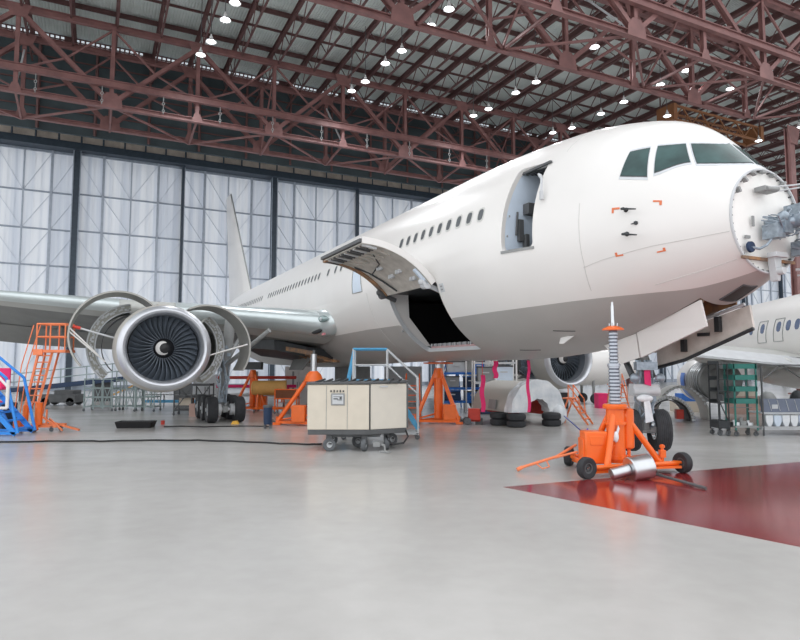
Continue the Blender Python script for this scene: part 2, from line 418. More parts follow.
# hanging chain hooks under the far truss beam
for k in range(11):
    D = -4.7+k*4.6
    m = MB().tube((0,0,0),(0,0,-.45),.035,n=6).torus((0,0,-.6),.11,.03,'y',10,5).tube((0,0,-.7),(0,0,-1.1),.03,n=6).torus((0,0,-1.2),.1,.03,'y',10,5).tube((0,0,-1.3),(0,0,-1.5),.05,.02,n=6)
    o = m.build('hanging_hook', MIDG, loc=P(53.55,D,24.8)); tag(o, 'small grey chain hook hanging from the far truss beam', 'hook', 'chain hooks along the far truss beam')
# columns
def column(T, D, z1, label):
    o = MB().ibeam((0,0,0),(0,0,z1),.6,.5,up=(0,1,0),th=.08).build('column', TRUSS, smooth=0, loc=P(T,D,0), rot=(0,0,AXA)); struct(o, label)
    MB().prism([(-.9,-.45,z1),(.9,-.45,z1),(.45,-.45,z1-1.6),(-.45,-.45,z1-1.6)],(0,.06,0)).build('bracket', TRUSS, o, smooth=0)
    MB().box((0,0,.06),(1.5,1.5,.12)).build('base_plate', TRUSS, o, smooth=0)
column(33.5, 55.9, 24.0, 'red steel column behind the aircraft nose')
column(58.8, 62.0, 23.0, 'slim distant red column right of the nose')
# overhead crane: orange bridge high at the right
cr = thing('overhead_crane', 'orange overhead travelling crane high under the roof behind the nose', 'crane', P(44.2,53,28.0), AXA)
m = MB()
for y in (-.8,.8):
    for z in (0,1.5): m.bar((0,y,z),(14,y,z),.2,.2)
    for k in range(10): m.bar((k*1.4,y,1.5 if k%2 else 0),((k+1)*1.4,y,0 if k%2 else 1.5),.12,.12)
m.build('bridge_girder', mat('crane_orange',(.26,.11,.045),.6), cr, smooth=0)
MB().box((6.5,0,-.6),(1.6,1.4,1.0)).box((6.5,0,-1.3),(.8,.8,.5)).build('hoist_trolley', MATS['crane_orange'], cr, smooth=0, bevel=.05)
[MB().box((x_,0,.75),(.5,2.2,1.7)).build('end_carriage', MATS['crane_orange'], cr, smooth=0) for x_ in (0,14)]
for y in (-.8,.8):
    for x in (.0,14): MB().bar((x,y,1.6),(x,y,ROOFZ-28.4),.1,.1).build('hanger', TRUSSD, cr, smooth=0)

# pendant lamps
lamps = [(41.1,7.8,'near'),(43.5,7.6,''),(47.0,7.2,''),(49.4,6.8,''),(50.1,19.9,''),(47.9,20.3,''),(44.2,20.5,''),(41.8,20.8,''),(37.7,21.1,''),(35.3,21.2,''),
 (49.9,32.7,''),(47.9,33.1,''),(43.9,33.3,''),(41.4,33.6,''),(49.9,42.6,''),(48.0,43.5,''),(34.7,33.9,''),(34.2,43.5,''),(37.0,43.7,''),(41.0,43.5,''),(44.0,43.6,''),(41.5,49.8,''),(34.8,49.9,''),(41.8,64.3,''),(37.6,64.5,'')]
LL = ['topmost lamp of the row high above the tail fin', 'second lamp down in the row above the tail fin', 'third lamp down in the row above the tail fin', 'lowest lamp of the row above the tail fin',
 'lowest lamp of the row left of centre above the fuselage', 'second lowest lamp of the row left of centre', 'third lowest lamp of the row left of centre', 'fourth lamp up of the row left of centre', 'fifth lamp up of the row left of centre', 'uppermost lamp of the row left of centre',
 'lowest lamp of the short row above the passenger door', 'second lamp up of the row above the passenger door', 'third lamp up of the row above the passenger door', 'top lamp of the row above the passenger door',
 'lamp just above the fuselage crown, lower of two side by side', 'lamp just above the fuselage crown, upper of two side by side', 'lamp seen between the chords above the fuselage crown', 'bright lamp just under the near truss chord above the cockpit', 'bright bluish lamp above the cockpit side windows', 'small lamp right over the highest point of the fuselage', 'small lamp touching the crown outline left of the cockpit', 'lamp over the cockpit roof below the truss chord', 'lamp among the trusses above the windscreen', 'lamp in the roof gap right above the windscreen corner', 'lamp beside the red column top at the picture edge']
def lampmesh():
    sh = MB().lathe([(.05,.62),(.07,.45),(.13,.40),(.15,.22),(.30,.08),(.40,0),(.385,-.01),(.28,.07),(.13,.2),(.02,.22)], n=18)
    bl = MB().sphere((0,0,.04),(.27,.27,.10),12,6)
    return sh, bl
LAMPZ = 27.0
shm = blm = None
for i, (t, D, _) in enumerate(lamps):
    r = thing('pendant_lamp', 'white pendant lamp, '+LL[i], 'lamp', P(t,D,LAMPZ), 0, 'pendant lamps under the roof')
    if shm is None:
        a, b = lampmesh(); s1 = a.build('lamp_shade', LAMPW, r); b1 = b.build('bulb', SKYLT, r); shm, blm = s1.data, b1.data
        c1 = MB().tube((0,0,.6),(0,0,ROOFZ-LAMPZ-1.0),.03,n=6).build('cord', DARKG, r); cdm = c1.data
    else:
        for nm, me in (('lamp_shade',shm),('bulb',blm),('cord',cdm)):
            q = bpy.data.objects.new(nm, me); C.objects.link(q); q.parent = r
    ld = bpy.data.lights.new('lamp_light', 'SPOT'); ld.energy = 900; ld.spot_size = rad(150); ld.spot_blend = .5; ld.shadow_soft_size = .3; ld.color = (.95,.97,1)
    lo = bpy.data.objects.new('lamp_light', ld); C.objects.link(lo); lo.location = P(t,D,LAMPZ-.15)

# ------------------------------------------------------------------ daylight
w = bpy.data.worlds.new('world'); S.world = w; w.use_nodes = True
bg = w.node_tree.nodes['Background']; bg.inputs['Color'].default_value = (.96,.975,1.0,1); bg.inputs['Strength'].default_value = 1.15
# ================================================================== MAIN AIRCRAFT (local: x aft, y toward its right side, z up)
AXZ = 5.768; T0 = 8.15; DC = 12.63
plane = thing('airliner', 'white wide-body airliner on jacks with its radome removed and cargo door raised', 'airplane', P(T0, DC, 0), PI/2+AXA)
def interp(tab, s):
    n = len(tab)
    if s <= tab[0][0]: return tab[0][1]
    if s >= tab[-1][0]: return tab[-1][1]
    xs = [q[0] for q in tab]; ys = [q[1] for q in tab]
    d = [(ys[i+1]-ys[i])/(xs[i+1]-xs[i]) for i in range(n-1)]
    m = [d[0]]+[0 if d[i-1]*d[i] <= 0 else 2*d[i-1]*d[i]/(d[i-1]+d[i]) for i in range(1,n-1)]+[d[-1]]
    i = max(k for k in range(n-1) if xs[k] <= s); H = xs[i+1]-xs[i]; u = (s-xs[i])/H
    return (2*u**3-3*u*u+1)*ys[i]+(u**3-2*u*u+u)*H*m[i]+(-2*u**3+3*u*u)*ys[i+1]+(u**3-u*u)*H*m[i+1]
TOP=[(0,.74),(.25,1.0),(.6,1.40),(1.0,1.86),(1.4,2.2),(1.9,2.47),(2.6,2.71),(3.4,2.9),(4.4,3.05),(5.5,3.12),(7,3.18),(8.5,3.2),(44,3.2),(59,2.6)]
BOT=[(0,-1.5),(1,-2.0),(2,-2.35),(3,-2.62),(4,-2.83),(5,-2.98),(6,-3.09),(7,-3.16),(8.5,-3.2),(38,-3.2),(46,-2.2),(53,0.2),(59,1.7)]
WID=[(0,1.15),(1,1.72),(2,2.13),(3,2.45),(4,2.7),(5,2.9),(6,3.05),(7,3.13),(8,3.18),(9.5,3.2),(40,3.2),(48,2.4),(54,1.3),(59,.35)]
ZCT=[(0,-.37),(2,-.25),(4,-.12),(6,-.03),(8,0),(40,0),(48,.8),(54,1.6),(59,2.15)]
_c = {}
def st(s):
    k = round(s, 4)
    if k not in _c: _c[k] = (interp(TOP,s), interp(BOT,s), interp(WID,s), interp(ZCT,s))
    return _c[k]
def F(s, th):
    t, b, w, zc = st(s); c = math.cos(th)
    return Vector((s, w*math.sin(th), AXZ+zc+(t-zc if c > 0 else zc-b)*c))
def FN(s, th):
    e = 2e-3
    a = F(s+e, th)-F(max(s-e,0), th); b = F(s, th+e)-F(s, th-e)
    n = a.cross(b).normalized(); t, bb, w, zc = st(s)
    return n if n.dot(F(s,th)-Vector((s,0,AXZ+zc))) > 0 else -n
def rrect(s0, s1, a0, a1, r, n=5):
    """rounded rectangle in (s, degrees); r in metres (3.2 m radius)"""
    ra = r/3.2*57.3; pts = []
    for cs, ca, q in ((s1-r,a1-ra,0),(s0+r,a1-ra,1),(s0+r,a0+ra,2),(s1-r,a0+ra,3)):
        for k in range(n+1):
            A = (q+k/n)*PI/2; pts.append((cs+r*math.cos(A), ca+ra*math.sin(A)))
    return pts
def densify(pts, d=.15):
    out = []; n = len(pts)
    for i in range(n):
        a, b = pts[i], pts[(i+1)%n]; L = math.hypot(a[0]-b[0], (a[1]-b[1])*.0559); k = max(1, int(L/d))
        for q in range(k): out.append((a[0]+(b[0]-a[0])*q/k, a[1]+(b[1]-a[1])*q/k))
    return out
def inside(p, poly):
    r = False; n = len(poly); j = n-1
    for i in range(n):
        if (poly[i][1] > p[1]) != (poly[j][1] > p[1]) and p[0] < (poly[j][0]-poly[i][0])*(p[1]-poly[i][1])/(poly[j][1]-poly[i][1])+poly[i][0]: r = not r
        j = i
    return r
R1DOOR = densify(rrect(4.27, 5.33, 50.5, 96.2, .16))
CARGO  = densify(rrect(8.6, 12.15, 104, 153.6, .10))
bay = densify([(1.12,158.5),(3.15,168.6),(4.3,172.5),(4.3,187.5),(3.15,191.4),(1.12,201.5)])
HOLES = [R1DOOR, CARGO, bay]
def thb(s): return interp([(0,163),(.5,154),(.95,148),(1.84,138),(2.95,131.8),(4.04,129),(5.4,127.5),(7,126.5),(38,126.5),(50,100),(59,90)], s)
# points of the skin net in (s, deg)
ss = [i*.14 for i in range(62)]; s = ss[-1]
while s < 58.6: s += (.42 if s < 15 else .8); ss.append(min(s,59))
ss[-1] = 59
pts = []; edges = []
for h_ in HOLES:
    b0 = len(pts); pts += h_; edges += [(b0+i, b0+(i+1)%len(h_)) for i in range(len(h_))]
for side in (0,1):
    prev = None
    for s in ss:
        a = thb(s); a = a if side == 0 else 360-a
        if any(inside((s,a), h_) for h_ in HOLES): prev = None; continue
        pts.append((s,a))
        if prev is not None: edges.append((prev, len(pts)-1))
        prev = len(pts)-1
hb = [(min(p[0] for p in h_)-.05, max(p[0] for p in h_)+.05, min(p[1] for p in h_)-1, max(p[1] for p in h_)+1) for h_ in HOLES]
hv = [[Vector(p) for p in h_] for h_ in HOLES]
for i, s in enumerate(ss):
    for k in range(73):
        a = k*5.0
        if s not in (0,59) and min(abs(a-thb(s)), abs(a-360+thb(s))) < 1.2: continue
        bad = False
        for q, h_ in enumerate(HOLES):
            if hb[q][0] <= s <= hb[q][1] and hb[q][2] <= a <= hb[q][3]:
                if inside((s,a), h_) or min(math.hypot(p[0]-s,(p[1]-a)*.0559) for p in h_) < .05: bad = True
        if not bad: pts.append((s,a))
K = .0559
V2 = [Vector((p[0], p[1]*K)) for p in pts]
vo, eo, fo, *_ = delaunay_2d_cdt(V2, edges, [], 0, 1e-5)
m = MB(); bv = [m.bm.verts.new(F(v.x, rad(v.y/K))) for v in vo]
for f in fo:
    cx = sum(vo[i].x for i in f)/len(f); ca = sum(vo[i].y for i in f)/len(f)/K
    if any(b[0] <= cx <= b[1] and b[2] <= ca <= b[3] and inside((cx,ca), HOLES[q]) for q, b in enumerate(hb)): continue
    try: fc = m.bm.faces.new([bv[i] for i in f])
    except ValueError: continue
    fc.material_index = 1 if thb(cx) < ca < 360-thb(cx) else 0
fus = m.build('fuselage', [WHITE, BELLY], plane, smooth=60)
# edges of the openings: jambs running inwards
def jamb(name, hole, depth, m_, parent):
    q = MB(); n = len(hole)
    A = [q.bm.verts.new(F(s,rad(a))) for s, a in hole]
    B = [q.bm.verts.new(F(s,rad(a))-FN(s,rad(a))*depth) for s, a in hole]
    for i in range(n): q.bm.faces.new((A[i],A[(i+1)%n],B[(i+1)%n],B[i]))
    return q.build(name, m_, parent, recalc=False)
jamb('door_frame', R1DOOR, .14, WHITE, plane); jamb('cargo_door_frame', CARGO, .16, LIGHTG, plane); jamb('gear_bay_frame', bay, .12, MIDG, plane)
# patches lying on the skin
def patch(cor, off=.012, nu=8, nv=8, th=.03):
    (a,b,c,d) = cor                                # a-b along u at v=0, d-c at v=1
    def fn(u, v):
        s = (a[0]*(1-u)+b[0]*u)*(1-v)+(d[0]*(1-u)+c[0]*u)*v; t = rad((a[1]*(1-u)+b[1]*u)*(1-v)+(d[1]*(1-u)+c[1]*u)*v)
        n = FN(s,t); return F(s,t)+n*off, n
    return MB().solid_grid(fn, nu, nv, th)
def grow(cor, k):
    cs = sum(p[0] for p in cor)/4; ca = sum(p[1] for p in cor)/4
    return [(cs+(p[0]-cs)*k, ca+(p[1]-ca)*k) for p in cor]
patch([(4.24,97.3),(5.36,97.3),(5.36,95.9),(4.24,95.9)],.025,8,2,.05).build('door_sill', MIDG, plane)
WFR = mat('windshield_frame', (.62,.65,.68), .4)
CW = [([(2.069,65.4),(1.92,65.6),(1.77,65.7),(1.63,65.7),(1.493,65.6)],[(2.04,51.0),(1.94,50.2),(1.84,49.4),(1.743,48.59),(1.642,47.53)]),
 ([(1.361,62.99),(1.247,61.2),(1.117,58.2),(.95,53.5),(.807,49.17)],[(1.498,45.48),(1.372,44.03),(1.255,42.11),(1.148,39.68),(1.049,36.76)]),
 ([(.696,47.5),(.57,43.6),(.454,38.9),(.349,33.1),(.259,26.0),(.195,17.0),(.18,2.6)],[(.964,34.3),(.876,30.8),(.80,26.5),(.737,21.5),(.691,15.5),(.669,8.0),(.70,2.6)])]
def lerp_pl(pl, u):
    x = u*(len(pl)-1); i = min(int(x), len(pl)-2); f_ = x-i
    return pl[i][0]*(1-f_)+pl[i+1][0]*f_, pl[i][1]*(1-f_)+pl[i+1][1]*f_
def wpatch(bt, tp, off, sg, g=0.0, th=.03):
    def fn(u, v):
        uu = u; a_ = lerp_pl(bt,uu); b_ = lerp_pl(tp,uu); vv = v*(1+2*g)-g
        s_ = a_[0]+(b_[0]-a_[0])*vv; t_ = a_[1]+(b_[1]-a_[1])*vv
        c0 = lerp_pl(bt,.5); c1 = lerp_pl(tp,.5); ms, mt = (c0[0]+c1[0])/2, (c0[1]+c1[1])/2
        s_ = ms+(s_-ms)*(1+g*1.1); t_ = mt+(t_-mt)*(1+g*1.1); t_ = rad(t_*sg); n = FN(s_,t_); return F(s_,t_)+n*off, n
    return MB().solid_grid(fn, 12, 8, th)
for bt, tp in CW:
    for sg in (1,-1):
        o = wpatch(bt,tp,.006,sg,.075).build('windshield_frame', WFR, plane); o['label'] = 'pale grey window surround'
        wpatch(bt,tp,.012,sg,.02).build('window_gasket', DARKG, o); wpatch(bt,tp,.018,sg).build('windshield_pane', GLASS, o)
# cabin windows on the visible (right) side
wins = [6.283+.533*k for k in range(10)]+[16.96,17.68,18.66]+[19.96+.533*k for k in range(19)]+[31.35+.533*k for k in range(16)]+[41.2+.56*k for k in range(5)]
def ovalpatch(s, a, hs, ha, off, th=.02, n=16):
    q = MB(); c = F(s,rad(a))+FN(s,rad(a))*off; ring = []; low = []
    for k in range(n):
        A = 2*PI*k/n; e = .62
        x = math.copysign(abs(math.cos(A))**e, math.cos(A))*hs; y = math.copysign(abs(math.sin(A))**e, math.sin(A))*ha
        p = F(s+x, rad(a+y/3.2*57.3)); nn = FN(s+x, rad(a+y/3.2*57.3)); ring.append(q.bm.verts.new(p+nn*off)); low.append(q.bm.verts.new(p+nn*(off-th)))
    q.bm.faces.new(ring)
    for k in range(n): q.bm.faces.new((ring[k],low[k],low[(k+1)%n],ring[(k+1)%n]))
    return q
for s in wins:
    a = interp([(0,74.4),(17,73.6),(30,72.2),(45,69)], s)
    o = ovalpatch(s, a, .155, .225, .008).build('cabin_window', CWINF, plane)
    ovalpatch(s, a, .105, .17, .014).build('window_pane', CWIN, o)
# second passenger door, masked with pale blue film
o = patch([(15.36,97.4),(14.42,97.6),(14.6,80.3),(15.32,80.0)], .01).build('passenger_door', LINER, plane); o['label'] = 'door masked with pale blue film'
MB().path([F(s_,rad(a_))+FN(s_,rad(a_))*.012 for s_, a_ in densify([(15.40,97.8),(14.38,98.0),(14.56,79.9),(15.36,79.6)],.3)], .018, 5, True).build('door_seal', MIDG, o)
# seams in the skin: thin raised strips
def seam(pl, r=.008):
    out = []
    for i in range(len(pl)-1):
        for q in range(8):
            u = q/8; s_, a_ = pl[i][0]*(1-u)+pl[i+1][0]*u, pl[i][1]*(1-u)+pl[i+1][1]*u; out.append(F(s_,rad(a_)))
    out.append(F(pl[-1][0],rad(pl[-1][1])))
    return MB().path(out, r, 5)
SEAMM = mat('seam_sealant', (.60,.59,.57), .6)
for pl in ([(2.95,78),(2.94,93),(2.95,109),(3.05,126)], [(3.0,112),(2.5,109.5),(1.4,106.6),(.5,106.5),(.03,106.5)], [(1.64,133.4),(.9,134),(.1,137)], [(14.0,100),(14.0,118),(14.05,150)], [(3.9,45),(3.9,30),(4.0,14)]):
    seam(pl).build('panel_seam', SEAMM, plane)
# corner markings around the static area, probes, vents
for (s,a), (d1,d2) in (((2.154,81.75),(-1,1)),((1.127,78.95),(1,1)),((2.168,109.3),(-1,-1)),((1.143,111.9),(1,-1))):
    q = MB()
    for k in range(2):
        c2 = [(s,a),(s+d1*.17 if k == 0 else s+d1*.045,a),(s+d1*.17 if k == 0 else s+d1*.045,a+(.9 if k == 0 else 2.6)*d2),(s,a+(.9 if k == 0 else 2.6)*d2)]
        def fn(u,v,c2=c2):
            (A,B,Cc,D_) = c2; s_ = (A[0]*(1-u)+B[0]*u)*(1-v)+(D_[0]*(1-u)+Cc[0]*u)*v; t_ = rad((A[1]*(1-u)+B[1]*u)*(1-v)+(D_[1]*(1-u)+Cc[1]*u)*v)
            return F(s_,t_)+FN(s_,t_)*.01, FN(s_,t_)
        q.solid_grid(fn,2,2,.02)
    q.build('corner_marking', MARKO, plane, smooth=0)
for s, a in ((1.842,83.29),(1.835,96.45)):
    p = F(s,rad(a)); n = FN(s,rad(a)); q = MB().sphere(p, .055, 10, 6).tube(p, p+n*.16, .04, .025, 8).tube(p+n*.15+Vector((.06,0,0)), p+n*.13+Vector((-.34,0,-.09)), .028, .014, 8)
    q.build('pitot_probe', DARK, plane)
p = F(1.631,rad(90.1)); n = FN(1.631,rad(90.1)); MB().tube(p-n*.02,p+n*.04,.05,.04,10).tube(p,p+n*.1+Vector((.1,0,-.02)),.02,.01,8).build('angle_of_attack_vane', DARK, plane)
for s, a in ((4.74,153.3),):
    p = F(s,rad(a)); n = FN(s,rad(a)); MB().prism([p+Vector((-.28,-.015,.02)),p+Vector((.22,-.015,.02)),p+n*.2+Vector((.22,-.015,0)),p+n*.2+Vector((.06,-.015,0))],(0,.03,0)).build('blade_antenna', WHITE, plane, smooth=0)
q = MB().solid_grid(lambda u,v: (F(.42+.5*u,rad(172+17*v))+FN(.42+.5*u,rad(172+17*v))*.008, FN(.42+.5*u,rad(172+17*v))), 4, 6, .03)
o = q.build('belly_hatch_glass', BLACK, plane); MB().path([F(s_,rad(a_)) for s_, a_ in densify([(.40,171),(.94,171),(.94,190),(.40,190)],.08)], .022, 5, True).build('hatch_rim', DARKG, o)
for s0, a0, s1, a1 in ((6.2,161.3,6.94,158.1),(4.3,150,4.9,146)):
    seam([(s0,a0),(s1,a1)], .014).build('drain_mast', DARK, plane)

# nose pressure bulkhead and the radar gear bolted on it
q = MB(); n = 48; c = q.bm.verts.new(F(0,0)*0+Vector((.05,0,AXZ-.37))); r2 = None
for rr, dx in ((1.0,.0),(.95,.03),(.6,.05)):
    ring = [q.bm.verts.new(Vector((dx,0,AXZ-.37))+(F(0,2*PI*k/n)-Vector((0,0,AXZ-.37)))*rr) for k in range(n)]
    if r2:
        for k in range(n): q.bm.faces.new((r2[k],r2[(k+1)%n],ring[(k+1)%n],ring[k]))
    r2 = ring
for k in range(n): q.bm.faces.new((r2[k],r2[(k+1)%n],c))
bk = q.build('nose_bulkhead', BULKW, plane); bk['label'] = 'white flat bulkhead where the radome was'
rim = [Vector((-.02,0,AXZ-.37))+(F(0,2*PI*k/64)-Vector((0,0,AXZ-.37)))*.985 for k in range(64)]
MB().path(rim, .03, 6, True).build('attachment_ring', LIGHTG, bk)
def B(y, z, x=0.0): return Vector((x, y, AXZ-.37+z))
q = MB()
for k in range(40):
    A = 2*PI*k/40; p = Vector((-.0,0,AXZ-.37))+(F(0,A)-Vector((0,0,AXZ-.37)))*.95; q.tube(p-Vector((.03,0,0)),p+Vector((.06,0,0)),.017,n=6)
q.build('fastener', DARKG, bk)
for A in (-58,-40,-22,-5,14,33): # hinge lugs round the upper edge
    p = Vector((-.05,0,AXZ-.37))+(F(0,rad(-A))-Vector((0,0,AXZ-.37)))*.93; MB().box(p,(.1,.12,.05),Matrix.Rotation(rad(-A),3,'X')).build('hinge_lug', MIDG, bk, smooth=0)
q = MB().box(B(-.12,-.15,-.25),(.35,.3,.34)).box(B(.08,-.28,-.22),(.34,.24,.3)).tube(B(.1,-.1,-.05),B(-.35,-.05,-.5),.09,n=12).tube(B(-.35,-.05,-.3),B(-.35,-.05,-.72),.14,n=14).box(B(-.4,.02,-.4),(.25,.2,.2)).sphere(B(-.05,.02,-.35),.12).tube(B(.2,-.35,-.1),B(.0,.05,-.4),.04,n=8)
for k in range(14):
    a = B(random.uniform(-.4,.3),random.uniform(-.4,.15),-.1); b = B(random.uniform(-.5,.3),random.uniform(-.4,.2),-.45); q.path([a,(a+b)/2+Vector((-.1,0,-.08)),b],.014,5)
q.build('radar_drive', EQUIP, bk)
MB().lathe([(.02,.05),(.3,.04),(.5,.02),(.52,0),(.5,-.01),(.02,.02)], n=28).build('radar_antenna', WHITE, bk, loc=B(-.62,-.42,-.62), rot=(rad(50),rad(-65),0))
MB().lathe([(.01,-.05),(.11,-.05),(.12,.0),(.01,.0)], B(.62,-.62,-.05), 'x', 16).build('vent_cap', NAVY, bk)
MB().path([B(.62,-.62,-.06),B(.45,-.66,-.14),B(.3,-.58,-.2),B(.15,-.42,-.24)],.028,8).build('waveguide', EQUIP, bk)
q = MB().bar(B(.86,-.84,-.04),B(-.2,-.84,-.04),.06,.06).bar(B(-.2,-.84,-.04),B(-.85,-.84,-.04),.06,.06); o = q.build('stiffener_rail', RUSTW, bk, smooth=0)
MB().box(B(.12,.62,-.12),(.24,.42,.1)).tube(B(.28,.6,-.24),B(-.1,.64,-.24),.05,n=10).build('latch_assembly', MIDG, bk, bevel=.01)
MB().path([B(.1,.66,-.2),B(-.4,.72,-.4),B(-.85,.78,-.75)],.018,6).path([B(-.1,.6,-.2),B(-.5,.66,-.5),B(-.95,.72,-.9)],.016,6).build('support_rod', LIGHTG, bk)
MB().prism([B(.1,-.72,-.06),B(-.16,-.72,-.06),B(-.08,-1.3,-.06),B(.02,-1.3,-.06)],(-.16,0,0)).box(B(-.05,-.76,-.2),(.2,.4,.1)).tube(B(-.03,-1.1,-.15),B(-.03,-1.1,-.34),.08,n=10).build('glideslope_bracket', LIGHTG, bk, bevel=.01)
q = MB().box(B(-.75,.2,-.2),(.35,.3,.35)).tube(B(-.6,.3,-.1),B(-.9,.15,-.6),.06,n=8).box(B(-.85,-.55,-.2),(.3,.2,.3)).tube(B(-.7,-.5,-.1),B(-1.0,-.7,-.55),.05,n=8)
for k in range(8):
    a = B(-.7-random.random()*.3,random.uniform(-.7,.4),-.1); q.path([a,a+Vector((-.25,random.uniform(-.1,.1),random.uniform(-.15,.1))),a+Vector((-.4,0,random.uniform(-.3,.2)))],.015,5)
q.build('side_equipment', EQUIP, bk)
MB().path([B(-.8,-1.0,-.1),B(-1.0,-1.02,-.5),B(-1.15,-.98,-.9)],.03,6).path([B(-.85,-1.12,-.1),B(-1.1,-1.15,-.6)],.02,6).build('lower_rod', LIGHTG, bk)
MB().box(B(.42,-.05,-.01),(.03,.06,.22)).box(B(.62,-.4,-.01),(.04,.14,.06)).build('placard', MIDG, bk, smooth=0)

# cabin seen through the open passenger door
q = MB().prism([Vector((5.35,1.5,AXZ-.46))]+[F(5.35,rad(a_))-FN(5.35,rad(a_))*.05 for a_ in range(97,48,-4)]+[Vector((5.35,1.5,AXZ+1.9))],(.06,0,0))
o = q.build('galley_wall', LINER, plane, smooth=0); o['label'] = 'pale blue cabin partition inside the open door'
MB().box((5.28,2.35,AXZ+.25),(.1,.16,.6)).box((5.24,2.2,AXZ-.1),(.16,.12,.5)).tube((5.27,2.5,AXZ+.1),(5.27,2.45,AXZ+.75),.03,n=8).box((5.2,2.05,AXZ+.85),(.25,.35,.3)).build('door_fitting', DARKG, o, bevel=.01)
MB().box((5.27,2.72,AXZ+.6),(.03,.03,.05)).box((5.27,2.8,AXZ+.05),(.03,.03,.05)).build('wall_latch', MIDG, o, smooth=0)
MB().box2((4.15,-2.4,AXZ-.55),(6.5,2.62,AXZ-.47)).build('cabin_floor', MIDG, plane, smooth=0)
q = MB()
for k in range(5): q.box((4.8,2.2-.16*k,AXZ+1.85+.02*k),(1.3,.07,.06))
q.build('ceiling_slats', DARKG, plane, smooth=0)
MB().box2((3.6,-2.0,AXZ-.45),(3.7,1.9,AXZ+1.6)).build('cabin_partition', LIGHTG, plane, smooth=0)
p0 = F(4.30,rad(60))+FN(4.3,rad(60))*.02
MB().path([p0, p0+Vector((-.12,.18,-.02)), p0+Vector((-.30,.24,-.18)), p0+Vector((-.30,.26,-.55))],.035,8).box(p0+Vector((-.30,.26,-.62)),(.1,.06,.22)).build('door_hinge_arm', LIGHTG, plane)

# cargo hold and its raised door
HZ = AXZ+3.2*math.cos(rad(104)); HY = 3.2*math.sin(rad(104))
zf = AXZ+3.2*math.cos(rad(150))
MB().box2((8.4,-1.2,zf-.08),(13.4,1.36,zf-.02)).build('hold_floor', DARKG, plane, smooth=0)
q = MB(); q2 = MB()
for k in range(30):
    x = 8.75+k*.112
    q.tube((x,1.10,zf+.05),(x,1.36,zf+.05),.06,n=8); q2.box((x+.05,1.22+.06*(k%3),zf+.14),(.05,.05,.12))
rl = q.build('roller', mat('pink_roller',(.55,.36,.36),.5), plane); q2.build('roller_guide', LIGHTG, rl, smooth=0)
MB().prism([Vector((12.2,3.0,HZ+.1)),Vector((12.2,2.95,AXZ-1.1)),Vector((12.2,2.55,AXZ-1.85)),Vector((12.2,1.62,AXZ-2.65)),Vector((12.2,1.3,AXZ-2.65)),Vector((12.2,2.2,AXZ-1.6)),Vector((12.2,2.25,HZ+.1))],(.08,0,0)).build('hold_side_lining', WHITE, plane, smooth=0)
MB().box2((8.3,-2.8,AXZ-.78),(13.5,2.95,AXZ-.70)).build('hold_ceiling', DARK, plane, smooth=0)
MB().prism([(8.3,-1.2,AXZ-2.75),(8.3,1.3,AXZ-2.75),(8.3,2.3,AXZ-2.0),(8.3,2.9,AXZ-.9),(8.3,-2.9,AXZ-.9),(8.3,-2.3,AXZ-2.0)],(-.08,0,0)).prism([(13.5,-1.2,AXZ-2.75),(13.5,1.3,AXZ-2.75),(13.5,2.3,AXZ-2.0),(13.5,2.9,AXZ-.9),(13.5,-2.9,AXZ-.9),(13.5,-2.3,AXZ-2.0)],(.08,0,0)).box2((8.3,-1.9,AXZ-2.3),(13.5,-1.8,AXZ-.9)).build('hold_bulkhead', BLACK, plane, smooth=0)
MB().box((12.3,2.3,AXZ-2.05),(.1,.3,.22)).box((12.28,2.6,AXZ-1.2),(.06,.2,.3)).build('hold_control_box', MIDG, plane, smooth=0)
# door panel geometry: closed arc 104..152 deg about the hinge, swung up
SW = rad(-155)
hv_ = Vector((0,HY,HZ))
def swing(v): # rotate about the hinge line (x axis)
    d = v-Vector((v.x,HY,HZ)); return Vector((v.x,HY,HZ))+Matrix.Rotation(-SW,3,'X') @ d
def darc(s, a, rr): return swing(Vector((s, rr*math.sin(rad(a)), AXZ+rr*math.cos(rad(a)))))
dz = empty_part('cargo_door', plane)
def dsk(rr, th):
    def fn(u,v):
        s_ = 8.62+3.5*u; a_ = 104.2+51.2*v
        p = darc(s_,a_,rr); c = swing(Vector((s_,0,AXZ))); return p, (p-c).normalized()
    return fn
MB().solid_grid(dsk(3.2,.04),4,18,.04).build('outer_skin', WHITE, dz)
MB().solid_grid(dsk(3.03,.03),4,18,.03).build('inner_skin', DIRTY, dz)
q = MB()
for s_ in (8.63,):  # front edge channel
    q.solid_grid(lambda u,v: (darc(8.60+.05*u,104.2+51.2*v,3.21-.0), (darc(8.6,104.2+51.2*v,3.21)-swing(Vector((8.6,0,AXZ)))).normalized()),1,18,.20)
q.build('edge_channel', WHITE, dz)
q = MB(); q.solid_grid(lambda u,v: (darc(11.80+.31*u,104.2+51.2*v,3.06), (darc(12.1,104.2+51.2*v,3.06)-swing(Vector((12.1,0,AXZ)))).normalized()),1,18,.10)
q.build('rear_edge_frame', RUSTW, dz)
q = MB()
for k in range(9):   # ribs
    s_ = 8.95+k*.39
    q.solid_grid(lambda u,v: (darc(s_+.04*u,134+20.5*v,3.06), (darc(s_,134+20.5*v,3.06)-swing(Vector((s_,0,AXZ)))).normalized()),1,8,.11)
q.build('rib', DIRTY, dz)
for k in range(14):  # latch hooks along the free edge
    s_ = 8.75+k*.245
    c1 = darc(s_,154,3.0); c2 = darc(s_,149,2.98); c3 = darc(s_,145,2.99)
    MB().bar(c1,c2,.09,.10).bar(c2,c3,.05,.12).sphere(c2,.06,8,6).build('latch_hook', DARKG if k % 3 else LIGHTG, dz)
MB().bar(darc(8.62,155.3,3.1),darc(12.12,155.3,3.1),.16,.1).build('latch_beam', DARKG, dz, smooth=0)
